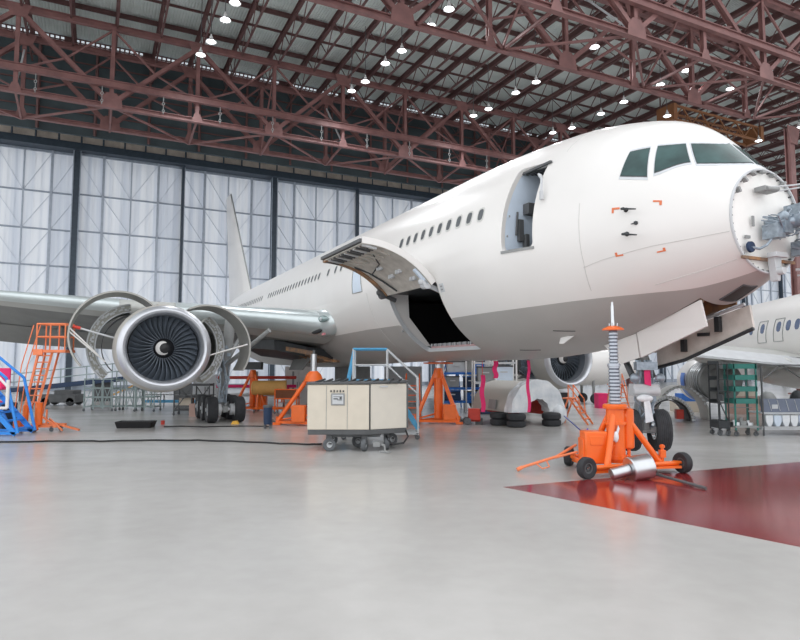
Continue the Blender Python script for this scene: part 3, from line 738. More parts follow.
for s_, a_ in ((9.7,120),(10.4,118),(10.5,127),(9.3,112)):
    q = MB().box(darc(s_,a_,3.0),(.34,.09,.16)); q.box(darc(s_+.05,a_,2.96),(.12,.12,.12)); q.build('latch_handle', LIGHTG, dz, bevel=.01)
for s_ in (8.8,12.0):
    q = MB().tube(darc(s_-.12,106,2.95),darc(s_+.12,106,2.95),.15,n=14).bar(darc(s_,106,2.95),Vector((s_,HY-.25,HZ-.25)),.09,.14).sphere(darc(s_,109,2.9),.12,10,6); q.build('hinge_actuator', LIGHTG if s_ < 9 else DARKG, dz)
q = MB().bar(darc(8.75,105.5,2.98),darc(8.75,118,2.98),.14,.10); q.build('pale_fitting', LINER, dz, bevel=.02)
q = MB().path([darc(10.9,106,2.98),darc(11.2,116,2.96),darc(11.5,126,2.99),darc(11.8,140,3.0)],.03,6).path([darc(9.6,140,3.0),darc(10.2,130,2.98),darc(11.4,124,3.0)],.02,6); q.build('wire_loom', DARK, dz)
o = patch([(8.48,105.6),(8.24,105.6),(8.24,110.5),(8.48,110.5)],.01,3,3).build('door_control_panel', LIGHTG, plane)
MB().box(F(8.36,rad(107.2))+FN(8.36,rad(107))*.015,(.1,.02,.05)).box(F(8.36,rad(109))+FN(8.36,rad(109))*.015,(.1,.02,.05)).build('control_button', MIDG, o, smooth=0)

# wing-to-body fairing
def fair(u, v):
    s_ = 15.5+24*u; k = math.sin(PI*min(1,max(0,u)))**1.3
    a_ = rad(100+80*v); r_ = 3.2+.30*k*math.sin(PI*min(1,v*1.1+.0))**.8
    return Vector((s_, r_*math.sin(a_), AXZ+r_*math.cos(a_)-.22*k*v))
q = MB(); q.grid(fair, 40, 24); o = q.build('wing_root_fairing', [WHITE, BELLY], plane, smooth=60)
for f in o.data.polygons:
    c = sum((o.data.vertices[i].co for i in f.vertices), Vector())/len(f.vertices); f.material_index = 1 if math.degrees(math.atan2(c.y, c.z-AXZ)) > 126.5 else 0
# wings
def wsec(y, sgn=1):
    k = abs(y)-3.0
    le = Vector((18.4+.70*k, y, 4.34+.117*k))
    ch = interp([(0,14.0),(7,9.6),(14,7.0),(26,2.6)], k); th = interp([(0,.128),(7,.118),(26,.10)], k)
    drop = interp([(0,.5),(7,1.0),(14,1.35),(26,.9)], k)
    return le, ch, th, drop
def wpt(y, c, up, off=0):
    le, ch, th, dr = wsec(y)
    t = 5*th*(.2969*math.sqrt(c)-.126*c-.3516*c*c+.2843*c**3-.1036*c**4)*ch
    return Vector((le.x+c*ch, y, le.z+(t*1.0+off if up else -t*.95-off)-dr*c**1.3))
ys = [2.6,4,6,8,10.4,13,16,19,22,25,29]
cs = [0,.004,.012,.025,.045,.07,.11,.17,.25,.35,.47,.6,.73,.86,1]
def wing(sgn, nm):
    prof = [(c,1) for c in reversed(cs)]+[(c,0) for c in cs[1:]]
    q = MB(); q.grid(lambda u,v: (lambda p: Vector((p.x,p.y*sgn,p.z)))(wpt(ys[int(round(u*(len(ys)-1)))],*prof[int(round(v*(len(prof)-1)))])), len(ys)-1, len(prof)-1)
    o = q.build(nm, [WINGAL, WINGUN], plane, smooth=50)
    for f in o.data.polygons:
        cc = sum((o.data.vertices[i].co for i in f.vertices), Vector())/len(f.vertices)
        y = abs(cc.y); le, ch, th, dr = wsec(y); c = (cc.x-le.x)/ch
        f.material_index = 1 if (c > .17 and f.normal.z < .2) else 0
    cs2 = [.085,.06,.04,.025,.012,.004,0]
    prof2 = [(c,1) for c in cs2]+[(c,0) for c in reversed(cs2[1:-1])]+[(.05,0)]
    segs = [(3.25,9.2),(11.6,17.5),(17.6,23.5)]
    for a, b in segs:
        q = MB(); q.grid(lambda u,v: (lambda p: Vector((p.x-.02,p.y*sgn,p.z)))(wpt(a+(b-a)*u,*prof2[int(round(v*(len(prof2)-1)))],off=.02)), 6, len(prof2)-1)
        q.build('leading_edge_slat', SLAT, o)
    for y in (8.2,14.3,18.6):  # flap track fairings
        le, ch, th, dr = wsec(y); p = wpt(y,.62,0); e = Vector((le.x+ch*1.08,y,le.z-dr-.35))
        q = MB(); n = 8
        prof3 = [(.02,0),(.16,.1),(.26,.3),(.27,.55),(.18,.8),(.02,1.0)]
        L_ = (e-p).length; q.lathe([(r_,h_*L_) for r_,h_ in prof3], (0,0,0),'x',12)
        f_ = q.build('flap_track_fairing', WINGUN, o, loc=(p.x,p.y*sgn,p.z-.05)); f_.rotation_euler = (0, math.atan2(-(e.z-p.z),(e.x-p.x)), 0)
    q = MB()
    q.grid(lambda u,v: (lambda y: (lambda a_,b_: Vector((a_.x+(b_.x-a_.x)*v,y*sgn,a_.z+(b_.z-a_.z)*v-.06)))(wpt(y,.78,0),Vector((wsec(y)[0].x+wsec(y)[1]*1.06,y,wsec(y)[0].z-wsec(y)[3]-.75))))(5+17*u), 8, 3)
    q.build('flap', WINGUN, o, smooth=60)
    return o
wr = wing(1,'right_wing'); wl = wing(-1,'left_wing')
# fairing patch, landing lamps and intake slot at the right wing root
q = MB(); q.lathe([(.01,-1.0),(.33,-.8),(.56,-.4),(.66,.1),(.66,.7)],(0,0,0),'x',20,a0=rad(0),a1=rad(180)); o = q.build('root_glove', SLAT, wr, loc=(19.0,2.85,4.40), rot=(0,rad(2),rad(14)))
MB().sphere((0,0,0),(.34,.06,.16),14,8).build('landing_lamp', LENS, wr, loc=(18.55,3.36,4.52), rot=(0,0,rad(25)))
MB().sphere((0,0,0),(.07,.05,.09),10,6).build('lamp_bulb', LIGHTG, wr, loc=(18.60,3.42,4.52))
MB().sphere((0,0,0),(.36,.05,.12),14,8).build('ram_air_inlet', BLACK, wr, loc=(19.05,3.46,3.98), rot=(0,rad(8),rad(25)))
MB().box((18.4,3.36,3.83),(.4,.04,.1)).build('warning_stripe', mat('faded_pink',(.65,.25,.28),.5), wr, smooth=0)
# tail
def finp(u, v, sd):
    le0, le1 = Vector((47.6,0,9.0)), Vector((58.3,0,20.85)); te0, te1 = Vector((57.6,0,8.2)), Vector((60.9,0,20.85))
    a = le0.lerp(le1,u); b = te0.lerp(te1,u); p = a.lerp(b,v); th = (.42*(1-u)+.12*u)*math.sin(PI*min(1,v**.6))+.01; p.y = sd*th; return p
q = MB(); q.grid(lambda u,v: finp(u,v,1),10,10); q.grid(lambda u,v: finp(u,v,-1),10,10); q.grid(lambda u,v: finp(1,v,1).lerp(finp(1,v,-1),u),2,10); q.grid(lambda u,v: finp(u,1,1).lerp(finp(u,1,-1),v),10,2)
fn_ = q.build('vertical_fin', WHITE, plane, smooth=60)
MB().path([finp(u/10,0.0,1)+Vector((-.03,0,0)) for u in range(0,11)],.07,6).build('fin_leading_edge', MIDG, fn_)
for sg in (1,-1):
    q = MB()
    for up in (1,-1):
        q.grid(lambda u,v: (lambda a,b: (a.lerp(b,v)+Vector((0,0,up*(.32*(1-u)+.08)*math.sin(PI*v**.6)))))(Vector((49.5,sg*1.0,AXZ+.9)).lerp(Vector((57.2,sg*10.6,AXZ+2.1)),u),Vector((56.5,sg*1.0,AXZ+.9)).lerp(Vector((59.6,sg*10.6,AXZ+2.1)),u)),8,8)
    q.build('tailplane', WHITE, plane, smooth=60)
# ------------------------------------------------------------------ engines (local x aft from the inlet lip)
def engine(name, loc, label, full=True):
    e = MB().lathe([(.02,1.25),(1.13,1.25),(1.40,1.05),(1.46,1.7),(1.40,2.3),(1.05,2.6),(.98,3.4),(.86,4.6),(.62,5.4),(.3,6.1),(.02,6.3)], axis='x', n=40).build(name, DARKG, plane, loc=loc)
    e['label'] = label
    sy = 1.05
    MB().lathe([(1.52,.24),(1.455,.10),(1.395,.025),(1.345,0),(1.295,.02),(1.25,.10),(1.21,.24),(1.195,.36)], axis='x', n=64, sy=sy).build('inlet_lip', LIP, e)
    MB().lathe([(1.52,.24),(1.58,.6),(1.62,1.0),(1.625,1.28),(1.54,1.28)], axis='x', n=64, sy=sy).build('inlet_cowl', COWLB, e)
    MB().lathe([(1.195,.36),(1.185,.6),(1.195,.95),(1.20,1.3)], axis='x', n=64, sy=sy).build('inlet_duct', mat('acoustic_liner_'+name,(.20,.22,.25),.4,.3,var=.1), e)
    me = None; nb = 34
    for k in range(nb):
        A = 2*PI*k/nb
        if me is None:
            q = MB()
            def bl(u, v):
                r = .36+.825*u; tw = rad(20+34*u); c = (.13+.05*u)*(v-.5)*2; sw = .07*math.sin(PI*u)
                return Vector((.80+c*math.cos(tw)-.03*u, c*math.sin(tw)+sw, r)), Vector((-math.sin(tw), math.cos(tw), 0))
            q.solid_grid(bl, 6, 3, .018); o = q.build('fan_blade', FANM, e); me = o.data
        else:
            o = bpy.data.objects.new('fan_blade', me); C.objects.link(o); o.parent = e
        o.rotation_euler = (A, 0, 0)
    sp = lambda h: .42*math.sqrt(max(0,(h-.38)/.5))
    MB().lathe([(.001,.38)]+[(sp(.38+.5*i/10),.38+.5*i/10) for i in range(1,11)]+[(.38,1.0)], axis='x', n=28).build('spinner', BLACK, e)
    q = MB(); n = 26; L_ = []
    for i in range(n+1):
        u = i/n; A = rad(-20+235*u); wd = .055*math.sin(PI*u**.8)+.01; r_ = .21+.02*math.sin(PI*u)
        row = []
        for j in range(5):
            rr = r_+wd*(j/4-.5)*2; h_ = .38+.5*(rr/.42)**2-.012; row.append(q.bm.verts.new((h_, rr*math.sin(A), rr*math.cos(A))))
        L_.append(row)
    for i in range(n):
        for j in range(4): q.bm.faces.new((L_[i][j],L_[i][j+1],L_[i+1][j+1],L_[i+1][j]))
    q.build('spinner_swirl', WHITE, e)
    q = MB()
    for k in range(36):
        A = 2*PI*k/36; q.sphere((.86,.45*math.sin(A),.45*math.cos(A)),.016,6,4)
    q.build('blade_root_bolt', LIGHTG, e)
    # fan case dressing: pipes, boxes
    q = MB()
    for k in range(9): q.torus((1.3+k*.13,0,0),1.43,.035,'x',36,6)
    for k in range(26):
        A = 2*PI*random.random(); x = 1.4+random.random()*.8; r_ = 1.5
        q.box((x,r_*math.sin(A),r_*math.cos(A)),(.3,.2,.16),Matrix.Rotation(-A,3,'X'))
    for k in range(40):
        A = 2*PI*random.random(); x = 1.35+random.random()*.5; r_ = 1.5; B_ = A+random.uniform(-.5,.5)
        q.path([(x,r_*math.sin(A),r_*math.cos(A)),(x+.3,1.56*math.sin((A+B_)/2),1.56*math.cos((A+B_)/2)),(x+.8,r_*math.sin(B_),r_*math.cos(B_))],.025,5)
    q.build('fan_case_piping', EQUIP, e)
    q = MB()
    for k in range(50):
        A = 2*PI*random.random(); x = 2.6+random.random()*1.6; r_ = 1.05; B_ = A+random.uniform(-.7,.7)
        q.path([(x,r_*math.sin(A),r_*math.cos(A)),(x+.4,1.12*math.sin((A+B_)/2),1.12*math.cos((A+B_)/2)),(x+.9,.98*math.sin(B_),.98*math.cos(B_))],.03,5)
    q.build('core_piping', MIDG, e)
    # pylon
    q = MB().prism([(.9,-.22,1.45),(1.9,-.28,1.75),(6.0,-.25,2.0),(8.0,-.2,1.6),(7.0,-.2,1.0),(2.6,-.24,1.0),(1.2,-.2,1.3)],(0,.46,0)); q.build('pylon', COWLB, e, bevel=.06)
    return e
def shell(e, name, ds, L_, dy, dz, R_, a0, a1, th, m_, m2=None, flare=.0):
    def fn(u, v):
        A = rad(a0+(a1-a0)*v); r_ = R_-flare*u; n_ = Vector((0,math.sin(A),math.cos(A)))
        return Vector((ds+L_*u, dy, dz))+n_*r_, n_
    return MB().solid_grid(fn, 4, 36, th).build(name, m_, e)
eR = engine('engine', (15.35,10.33,3.02), 'right engine with its fan cowls swung open')
shell(eR,'fan_cowl_door',1.3,1.7,1.5,.45,1.66,-48,132,.06,COWLM)
shell(eR,'fan_cowl_door',1.3,1.9,-1.66,.08,1.66,-123,26,.06,COWLM)
for (dy,R_,a0,a1) in ((.915,1.64,6,140),(-.82,1.67,-148,-40)):
    o = shell(eR,'reverser_half',2.5,1.6,dy,.1,R_,a0,a1,.30,PRIMER)
    q = MB()
    for k in range(46):
        A = rad(a0+(a1-a0)*(k+.5)/46); r_ = R_-.15+random.uniform(-.08,.08)
        q.box((2.47,dy+r_*math.sin(A),.1+r_*math.cos(A)),(.08,random.uniform(.05,.14),random.uniform(.03,.09)),Matrix.Rotation(-A,3,'X'))
    q.build('reverser_bracket', LIGHTG, eR, smooth=0)
    q = MB()
    for rr in (R_-.01,R_-.29):
        q.path([(2.49,dy+rr*math.sin(rad(a0+(a1-a0)*k/30)),.1+rr*math.cos(rad(a0+(a1-a0)*k/30))) for k in range(31)],.03,6)
    q.build('reverser_edge', LIGHTG, eR)
    shell(eR,'blocker_lining',2.55,1.5,dy*.8,.1,R_-.33,a0+6,a1-4,.02,DARK)
q = MB().tube((1.6,2.15,-.25),(1.4,3.12,.72),.03,n=8).build('hold_open_rod', WHITE, eR)
MB().tube((1.6,1.9,-.5),(1.4,3.14,.6),.025,n=8).build('hold_open_rod', WHITE, eR)
MB().tube((1.6,1.5,.34),(1.45,2.9,.74),.035,n=8).build('hold_open_rod', LIGHTG, eR)
MB().tube((1.45,2.75,.70),(1.44,3.0,.77),.06,n=8).build('red_grip', REDP, eR)
MB().tube((1.5,-1.35,-.35),(1.4,-3.2,.22),.03,n=8).build('hold_open_rod', WHITE, eR)
MB().box((1.6,-1.52,.2),(.3,.12,.3)).build('red_cover', MAGENTA, eR)
eL = engine('engine', (16.8,-9.6,2.80), 'left engine seen under the belly')
shell(eL,'fan_cowl_door',1.4,1.6,1.9,.9,1.6,-30,70,.06,COWLM)

# ------------------------------------------------------------------ landing gear
def tyre_mesh(R_, w_, rimr):
    pr = [(rimr,-w_*.36),(R_*.78,-w_*.5),(R_*.93,-w_*.47),(R_*.985,-w_*.34)]
    for k in range(-2,3): pr += [(R_,w_*(.12*k-.03)),(R_*.985,w_*(.12*k)),(R_,w_*(.12*k+.03))]
    pr += [(R_*.985,w_*.34),(R_*.93,w_*.47),(R_*.78,w_*.5),(rimr,w_*.36)]
    return MB().lathe(pr, axis='y', n=36)
def rim_mesh(R_, w_):
    q = MB().lathe([(.01,-w_*.2),(R_*.3,-w_*.25),(R_*.34,-w_*.1),(R_*.75,-w_*.12),(R_*.82,-w_*.36),(R_,-w_*.36),(R_,w_*.36),(R_*.82,w_*.36),(R_*.75,w_*.12),(R_*.34,w_*.1),(R_*.3,w_*.25),(.01,w_*.2)], axis='y', n=28)
    for s_ in (-1,1):
        for k in range(9):
            A = 2*PI*k/9; q.tube((R_*.55*math.cos(A),s_*w_*.08,R_*.55*math.sin(A)),(R_*.55*math.cos(A),s_*w_*.2,R_*.55*math.sin(A)),R_*.08,n=6)
    return q
TM = {}
def wheel(parent, loc, R_, w_, rr, key, tm=None, rm=None, rz=0):
    if key not in TM:
        a = tyre_mesh(R_,w_,rr).build('tyre', tm or RUBBER, parent, loc=loc); b = rim_mesh(rr,w_).build('wheel_rim', rm or LIGHTG, parent, loc=loc); TM[key] = (a.data,b.data)
        a.rotation_euler = b.rotation_euler = (0,0,rz)
    else:
        for nm, me in zip(('tyre','wheel_rim'), TM[key]):
            q = bpy.data.objects.new(nm, me); C.objects.link(q); q.parent = parent; q.location = loc; q.rotation_euler = (0,0,rz)
def main_gear(sgn):
    y0 = 7.53*sgn
    g = MB().tube((19.9,y0,.75),(19.7,y0-.3*sgn,4.6),.20,.24,16).tube((19.9,y0,.55),(19.85,y0,1.6),.14,n=14).build('main_landing_gear', MIDG, plane)
    g['label'] = 'six wheeled main landing gear leg under the wing'
    MB().bar((18.9,y0,.55),(21.9,y0,.55),.22,.26).build('truck_beam', MIDG, g, bevel=.03)
    for k in range(3):
        x = 19.0+1.4*k
        MB().tube((x,y0-.8,.55),(x,y0+.8,.55),.08,n=12).build('axle', LIGHTG, g)
        for q in (-1,1): wheel(g,(x,y0+q*.56,.545),.545,.44,.27,'main')
    q = MB().tube((19.8,y0,2.3),(18.0,y0-1.6*sgn,3.9),.10,n=10).tube((19.8,y0,2.2),(21.6,y0-1.2*sgn,3.9),.09,n=10).bar((20.1,y0,1.9),(20.35,y0,1.3),.12,.3).bar((20.35,y0,1.3),(20.1,y0,.8),.12,.3)
    q.build('side_brace', MIDG, g)
    q = MB()
    for k in range(7):
        a = random.uniform(-.15,.15); q.path([(19.6+a,y0+random.uniform(-.25,.25),.8),(19.55+a,y0+random.uniform(-.3,.3),1.8),(19.6+a,y0+random.uniform(-.3,.3),3.2)],.03,5)
    for k in range(9): q.box((19.65,y0+random.uniform(-.22,.22),.9+k*.33),(.2,.16,.14))
    q.build('brake_line', EQUIP, g)
    for k in range(3):
        for w_ in (-1,1): MB().lathe([(.1,-.1),(.24,-.12),(.24,.1),(.1,.1)],(19+1.4*k,y0+w_*.30,.545),'y',16).build('brake_pack', LIGHTG, g)
    MB().prism([(18.6,y0+.95*sgn,2.1),(20.9,y0+.95*sgn,2.1),(20.9,y0+.75*sgn,3.9),(18.6,y0+.75*sgn,3.9)],(0,.05*sgn,0)).build('leg_door', WINGUN, g, smooth=0)
    return g
main_gear(1); main_gear(-1)
# wheel well and inner gear door hanging under the right wing root
MB().prism([(21.4,1.8,2.64),(25.8,1.8,2.64),(25.8,4.4,2.95),(24.4,5.6,3.35),(22.2,4.6,3.2),(21.4,3.2,2.85)],(0,0,.5)).build('wheel_well_shade', DARK, plane, smooth=0)  # solid dark block, shade of the open well put into its colour
MB().prism([(21.5,2.8,2.9),(24.5,2.8,2.9),(24.2,3.2,2.2),(21.9,3.2,2.2)],(0,.07,0)).build('main_gear_door', WINGUN, plane, smooth=0)
q = MB()
for k in range(14): q.path([(20.2+k*.3,1.9,2.62),(20.4+k*.3,2.6,2.66+.1*(k%3)),(20.3+k*.32,3.3,2.95)],.05,6)
q.bar((20,2.2,2.64),(25,2.2,2.64),.2,.14).bar((20.3,3.2,3.0),(23.5,4.8,3.5),.16,.2); q.build('wheel_well_piping', RUSTW, plane)

NGX = .30
ng = MB().tube((2.9,0,.74),(3.05,0,3.4),.13,.17,16).build('nose_landing_gear', MIDG, plane); _a = rad(-32); ng.rotation_euler = (0,0,_a); ng.location = (2.95+.38-2.95*math.cos(_a),-2.95*math.sin(_a)+.06,0); ng['label'] = 'two wheeled nose landing gear leg'
MB().tube((2.95,-.42,.74),(2.95,.42,.74),.08,n=12).build('axle', LIGHTG, ng)
for y in (-.36,.36): wheel(ng,(2.95,y,.74),.53,.38,.24,'nose',rm=CHROME)
q = MB().box((2.9,0,1.75),(.5,.62,.3)).bar((3.2,0,1.55),(3.42,0,1.15),.3,.08).bar((3.42,0,1.15),(3.05,0,.8),.24,.08).tube((2.7,.32,1.72),(2.7,-.32,1.72),.11,n=10); q.build('steering_actuator', LIGHTG, ng, bevel=.02)
q = MB().tube((3.0,.25,2.1),(4.2,.3,3.0),.08,n=10).tube((3.0,-.25,2.1),(4.2,-.3,3.0),.08,n=10); q.build('drag_brace', DARKG, ng)
q = MB()
for k in range(12): q.path([(2.7+random.uniform(-.1,.25),random.uniform(-.3,.3),.95),(2.75,random.uniform(-.3,.3),1.5),(2.8,random.uniform(-.25,.3),2.5)],.022,5)
q.sphere((2.6,.3,2.05),.12).sphere((2.55,-.3,2.05),.12).box((2.7,.0,2.35),(.3,.5,.2)); q.build('hydraulic_line', EQUIP, ng)
MB().prism([(2.6,.06,1.9),(2.64,.06,2.35),(2.66,-.1,2.35),(2.62,-.1,1.85)],(.02,0,0)).build('warning_flag', MAGENTA, ng, smooth=0)
MB().prism([(2.52,-.1,1.0),(2.5,-.0,1.55),(2.52,.12,1.5),(2.5,.1,.95)],(-.03,0,0)).sphere((2.55,.08,1.55),(.1,.2,.1)).build('white_wrap', FILMW, ng, smooth=0)
# doors
def plate(pts, th, name, m_, parent, n=None):
    return MB().prism(pts, th).build(name, m_, parent, smooth=0)
d = plate([(1.13,.66,3.80),(3.08,.50,3.18),(3.06,.40,2.56),(1.10,.52,3.22)], (0,-.06,0), 'nose_gear_door', WHITE, plane); d['label'] = 'white forward nose gear door'
MB().tube((1.5,.50,3.55),(1.5,.1,3.7),.03,n=8).tube((2.7,.42,3.1),(2.7,.1,3.2),.03,n=8).build('door_link', LIGHTG, d)
plate([(3.13,.48,3.16),(4.28,.42,2.90),(3.80,.34,2.40),(3.13,.38,2.56)], (0,-.05,0), 'nose_gear_door', WHITE, plane)
d = plate([(.86,-.62,3.72),(3.35,-.5,3.06),(3.35,-.48,2.32),(2.5,-.5,2.52),(.75,-.56,3.20)], (0,-.07,0), 'nose_gear_door', mat('gear_door_inner',(.78,.73,.68),.5,.0,var=.35,scale=2.5,col2=(.55,.50,.45)), plane); d['label'] = 'stained grey inner face of the far nose gear door'
[MB().box(c_,s_).build('door_hinge', DARK, d, smooth=0) for c_, s_ in (((1.55,-.47,3.32),(.12,.12,.36)),((2.5,-.46,2.85),(.12,.1,.3)),((1.95,-.47,3.1),(.3,.06,.08)))]
MB().path([(.9,-.52,3.74),(2.0,-.48,3.44),(3.3,-.44,3.1)],.04,6).build('door_seal', LIGHTG, d)
MB().path([(.74,-.56,3.18),(2.5,-.48,2.5),(3.36,-.46,2.3)],.045,6).build('door_lower_edge', DARK, d)
MB().prism([(1.12,-.58,3.75),(4.3,-.58,2.98),(4.3,-.58,4.1),(1.12,-.58,4.3)],(0,.04,0)).prism([(1.12,.58,3.75),(4.3,.58,2.98),(4.3,.58,4.1),(1.12,.58,4.3)],(0,-.04,0)).prism([(1.1,-.58,4.2),(4.3,-.58,4.05),(4.3,.58,4.05),(1.1,.58,4.2)],(0,0,.04)).build('gear_bay_liner', RUSTW, plane, smooth=0)
# ================================================================== GROUND EQUIPMENT
def caster(parent, loc, r=.10, name='caster'):
    x, y, z = loc
    q = MB().lathe([(r*.35,-r*.28),(r*.9,-r*.3),(r,-r*.15),(r,r*.15),(r*.9,r*.3),(r*.35,r*.28)], (x,y,r), 'y', 18); w_ = q.build(name, RUBBERG, parent)
    MB().bar((x,y-r*.38,r),(x,y-r*.38,r*2.25),r*.5,r*.1).bar((x,y+r*.38,r),(x,y+r*.38,r*2.25),r*.5,r*.1).box((x,y,r*2.3),(r*1.1,r*1.1,r*.2)).tube((x,y-r*.45,r),(x,y+r*.45,r),r*.15,n=8).build('caster_fork', DARKG, parent, smooth=0)
    return w_
# --- the big orange jack by the nose gear
J = thing('aircraft_jack', 'large orange wheeled jack with tall ribbed screw beside the nose gear', 'jack', (4.80,13.95,0))
MB().tube((0,0,.22),(0,0,1.44),.20,n=28).build('cylinder', ORANGE, J)
MB().lathe([(.01,1.40),(.26,1.40),(.27,1.44),(.27,1.47),(.24,1.50),(.14,1.50)], axis='z', n=28).build('top_flange', ORANGE, J)
MB().lathe([(.2,.30),(.25,.30),(.25,.38),(.2,.38)], n=28).build('collar', ORANGE, J); MB().lathe([(.2,1.05),(.235,1.05),(.235,1.12),(.2,1.12)], n=28).build('collar', ORANGE, J)
q = MB(); z = 1.51
while z < 2.32: q.lathe([(.10,z),(.128,z+.006),(.128,z+.044),(.10,z+.05)], n=24); z += .078
q.lathe([(.09,2.335),(.142,2.34),(.142,2.40),(.09,2.405)], n=24); z = 2.42
while z < 3.1: q.lathe([(.08,z),(.104,z+.006),(.104,z+.044),(.08,z+.05)], n=24); z += .078
MB().tube((0,0,1.48),(0,0,2.36),.112,n=20).tube((0,0,2.36),(0,0,3.15),.088,n=20).build('thread_core', mat('thread_groove_shade',(.16,.18,.22),.5,.3), J)  # shade in the grooves between ribs is put into this darker colour
q.build('ribbed_screw', mat('screw_steel',(.50,.54,.60),.35,.6), J, smooth=25)
MB().lathe([(.05,3.13),(.235,3.15),(.235,3.18),(.16,3.22),(.07,3.25),(.05,3.25)], n=28).build('lock_nut', ORANGE, J)
q = MB()
for k in range(3): q.tube((.09*math.cos(k*2.1),.09*math.sin(k*2.1),3.22),(.10*math.cos(k*2.1),.1*math.sin(k*2.1),3.31),.015,n=6)
q.build('lock_pin', STEEL, J)
MB().lathe([(.042,3.2),(.042,3.70),(.03,3.72),(.03,3.78),(.01,3.80)], n=14).build('ram_rod', STEEL, J)
FL, RT, BK = Vector((-.92,-.86,0)), Vector((1.42,-.10,0)), Vector((-.80,.93,0))
feet = [Vector((-.38,-.52,.22)), Vector((.92,-.08,.24)), Vector((-.45,.55,.26))]
for f_ in feet:
    MB().tube(Vector((f_.x*.20,f_.y*.20,1.28)), f_, .068, n=14).build('leg', ORANGE, J)
q = MB().tube(FL+Vector((.1,.05,.22)), RT+Vector((-.1,0,.22)), .05, n=12).tube(FL+Vector((.06,.1,.24)), BK+Vector((.02,-.1,.24)), .05, n=12).tube(BK+Vector((.08,-.06,.24)), (.92,-.0,.24), .05, n=12)
q.bar((-.75,-.62,.14),(.95,-.12,.14),.16,.05).bar((-.7,.75,.16),(-.6,-.6,.16),.16,.05)
q.build('base_frame', ORANGE, J)
MB().prism([(.55,-.36,.12),(1.35,-.22,.12),(1.3,.12,.12),(.6,.1,.12)],(0,0,.05)).prism([(-.7,-.75,.09),(-.1,-.55,.09),(-.1,-.3,.09),(-.7,-.4,.09)],(0,0,.05)).build('foot_plate', ORANGE, J, smooth=0)
MB().tube((.98,-.1,.16),(.98,-.1,.62),.035,n=10).box((.98,-.1,.42),(.12,.12,.16)).tube((.98,-.1,.55),(.98,-.1,.6),.06,n=10).build('levelling_screw', ORANGE, J)
for v, rz in ((FL,rad(28)),(RT,rad(112)),(BK,rad(62))):
    q = tyre_mesh(.225,.17,.11).build('wheel', RUBBER, J, loc=(v.x,v.y,.226), rot=(0,0,rz)); rim_mesh(.11,.17).build('hub', DARKG, q)
    MB().box((v.x*.9,v.y*.9,.24),(.05,.05,.05)).tube((v.x,v.y,.225),(v.x*.86,v.y*.86,.24),.035,n=10).build('axle_stub', ORANGE, J)
MB().box((-.50,-.02,.56),(.50,.46,.70)).build('pump_box', ORANGE, J, bevel=.03)
MB().box((-.76,.0,.50),(.06,.36,.5)).box((-.5,-.255,.72),(.3,.02,.2)).build('pump_cover', ORANGE, J, bevel=.01)
MB().tube((-.24,-.30,.20),(-.24,-.30,.58),.03,n=8).sphere((-.24,-.30,.6),.04).tube((-.24,-.30,.55),(-.14,-.34,.62),.02,n=6).build('pump_handle', ORANGE, J)
MB().tube((.29,.02,.55),(.29,.02,1.36),.125,n=20).sphere((.29,.02,.55),(.125,.125,.05)).sphere((.29,.02,1.36),(.125,.125,.05)).build('oil_tank', ORANGE, J)
MB().tube((.29,.02,.2),(.29,.02,.55),.04,n=8).box((.2,.0,.95),(.14,.1,.4)).build('tank_bracket', ORANGE, J, smooth=0)
MB().prism([(-.16,-.26,.72),(-.04,-.27,.86),(.0,-.26,.98),(-.02,-.24,1.05),(-.08,-.26,.9)],(0,.02,0)).sphere((-.09,-.26,.8),(.07,.04,.12)).build('white_rag', FILMW, J)
MB().tube((-.72,.62,.52),(-1.25,.30,.30),.032,n=8).tube((-1.25,.30,.30),(-2.08,.05,.10),.032,n=8).tube((-.80,.2,.42),(-1.3,.27,.28),.026,n=8).path([(-1.5,.22,.22),(-1.46,.12,.10),(-1.62,.10,.06),(-1.74,.14,.16)],.016,6).tube((-2.08,.05,.10),(-2.2,.02,.05),.045,n=8).build('tow_bar', ORANGE2, J)
MB().path([(-.55,.25,.92),(-.30,1.2,.70),(.25,3.3,.52),(.95,6.5,.40),(1.65,10.6,.42)],.022,6).build('hose', HOSE, J)
# silver cylinder lying in front of it
a, b = Vector((4.52,12.93,.145)), Vector((4.86,12.98,.25)); dv = (b-a).normalized()
AC = thing('adapter_cylinder', 'silver stepped metal cylinder lying on the red floor against the orange jack', 'cylinder', (4.75,12.95,0))
loc_ = Vector((4.75,12.95,0))
def rel(v): return Vector(v)-loc_
p0, p1 = Vector((4.33,12.92,.125)), Vector((4.72,12.98,.215))
p2 = p1+(p1-p0).normalized()*.02; p3 = Vector((5.18,13.07,.275))
MB().tube(rel(p0),rel(p1),.115,n=24).build('narrow_end', STEEL, AC, bevel=.012)
MB().tube(rel(p1),rel(p3),.255,n=32).build('wide_drum', STEEL, AC, bevel=.02)
q = MB().tube(rel((5.30,13.22,.10)),rel((5.78,11.92,.035)),.03,n=8); o = q.build('lever_bar', DARKG, loc=loc_); tag(o, 'dark steel bar lying on the red floor right of the silver cylinder', 'bar')
o.location = loc_

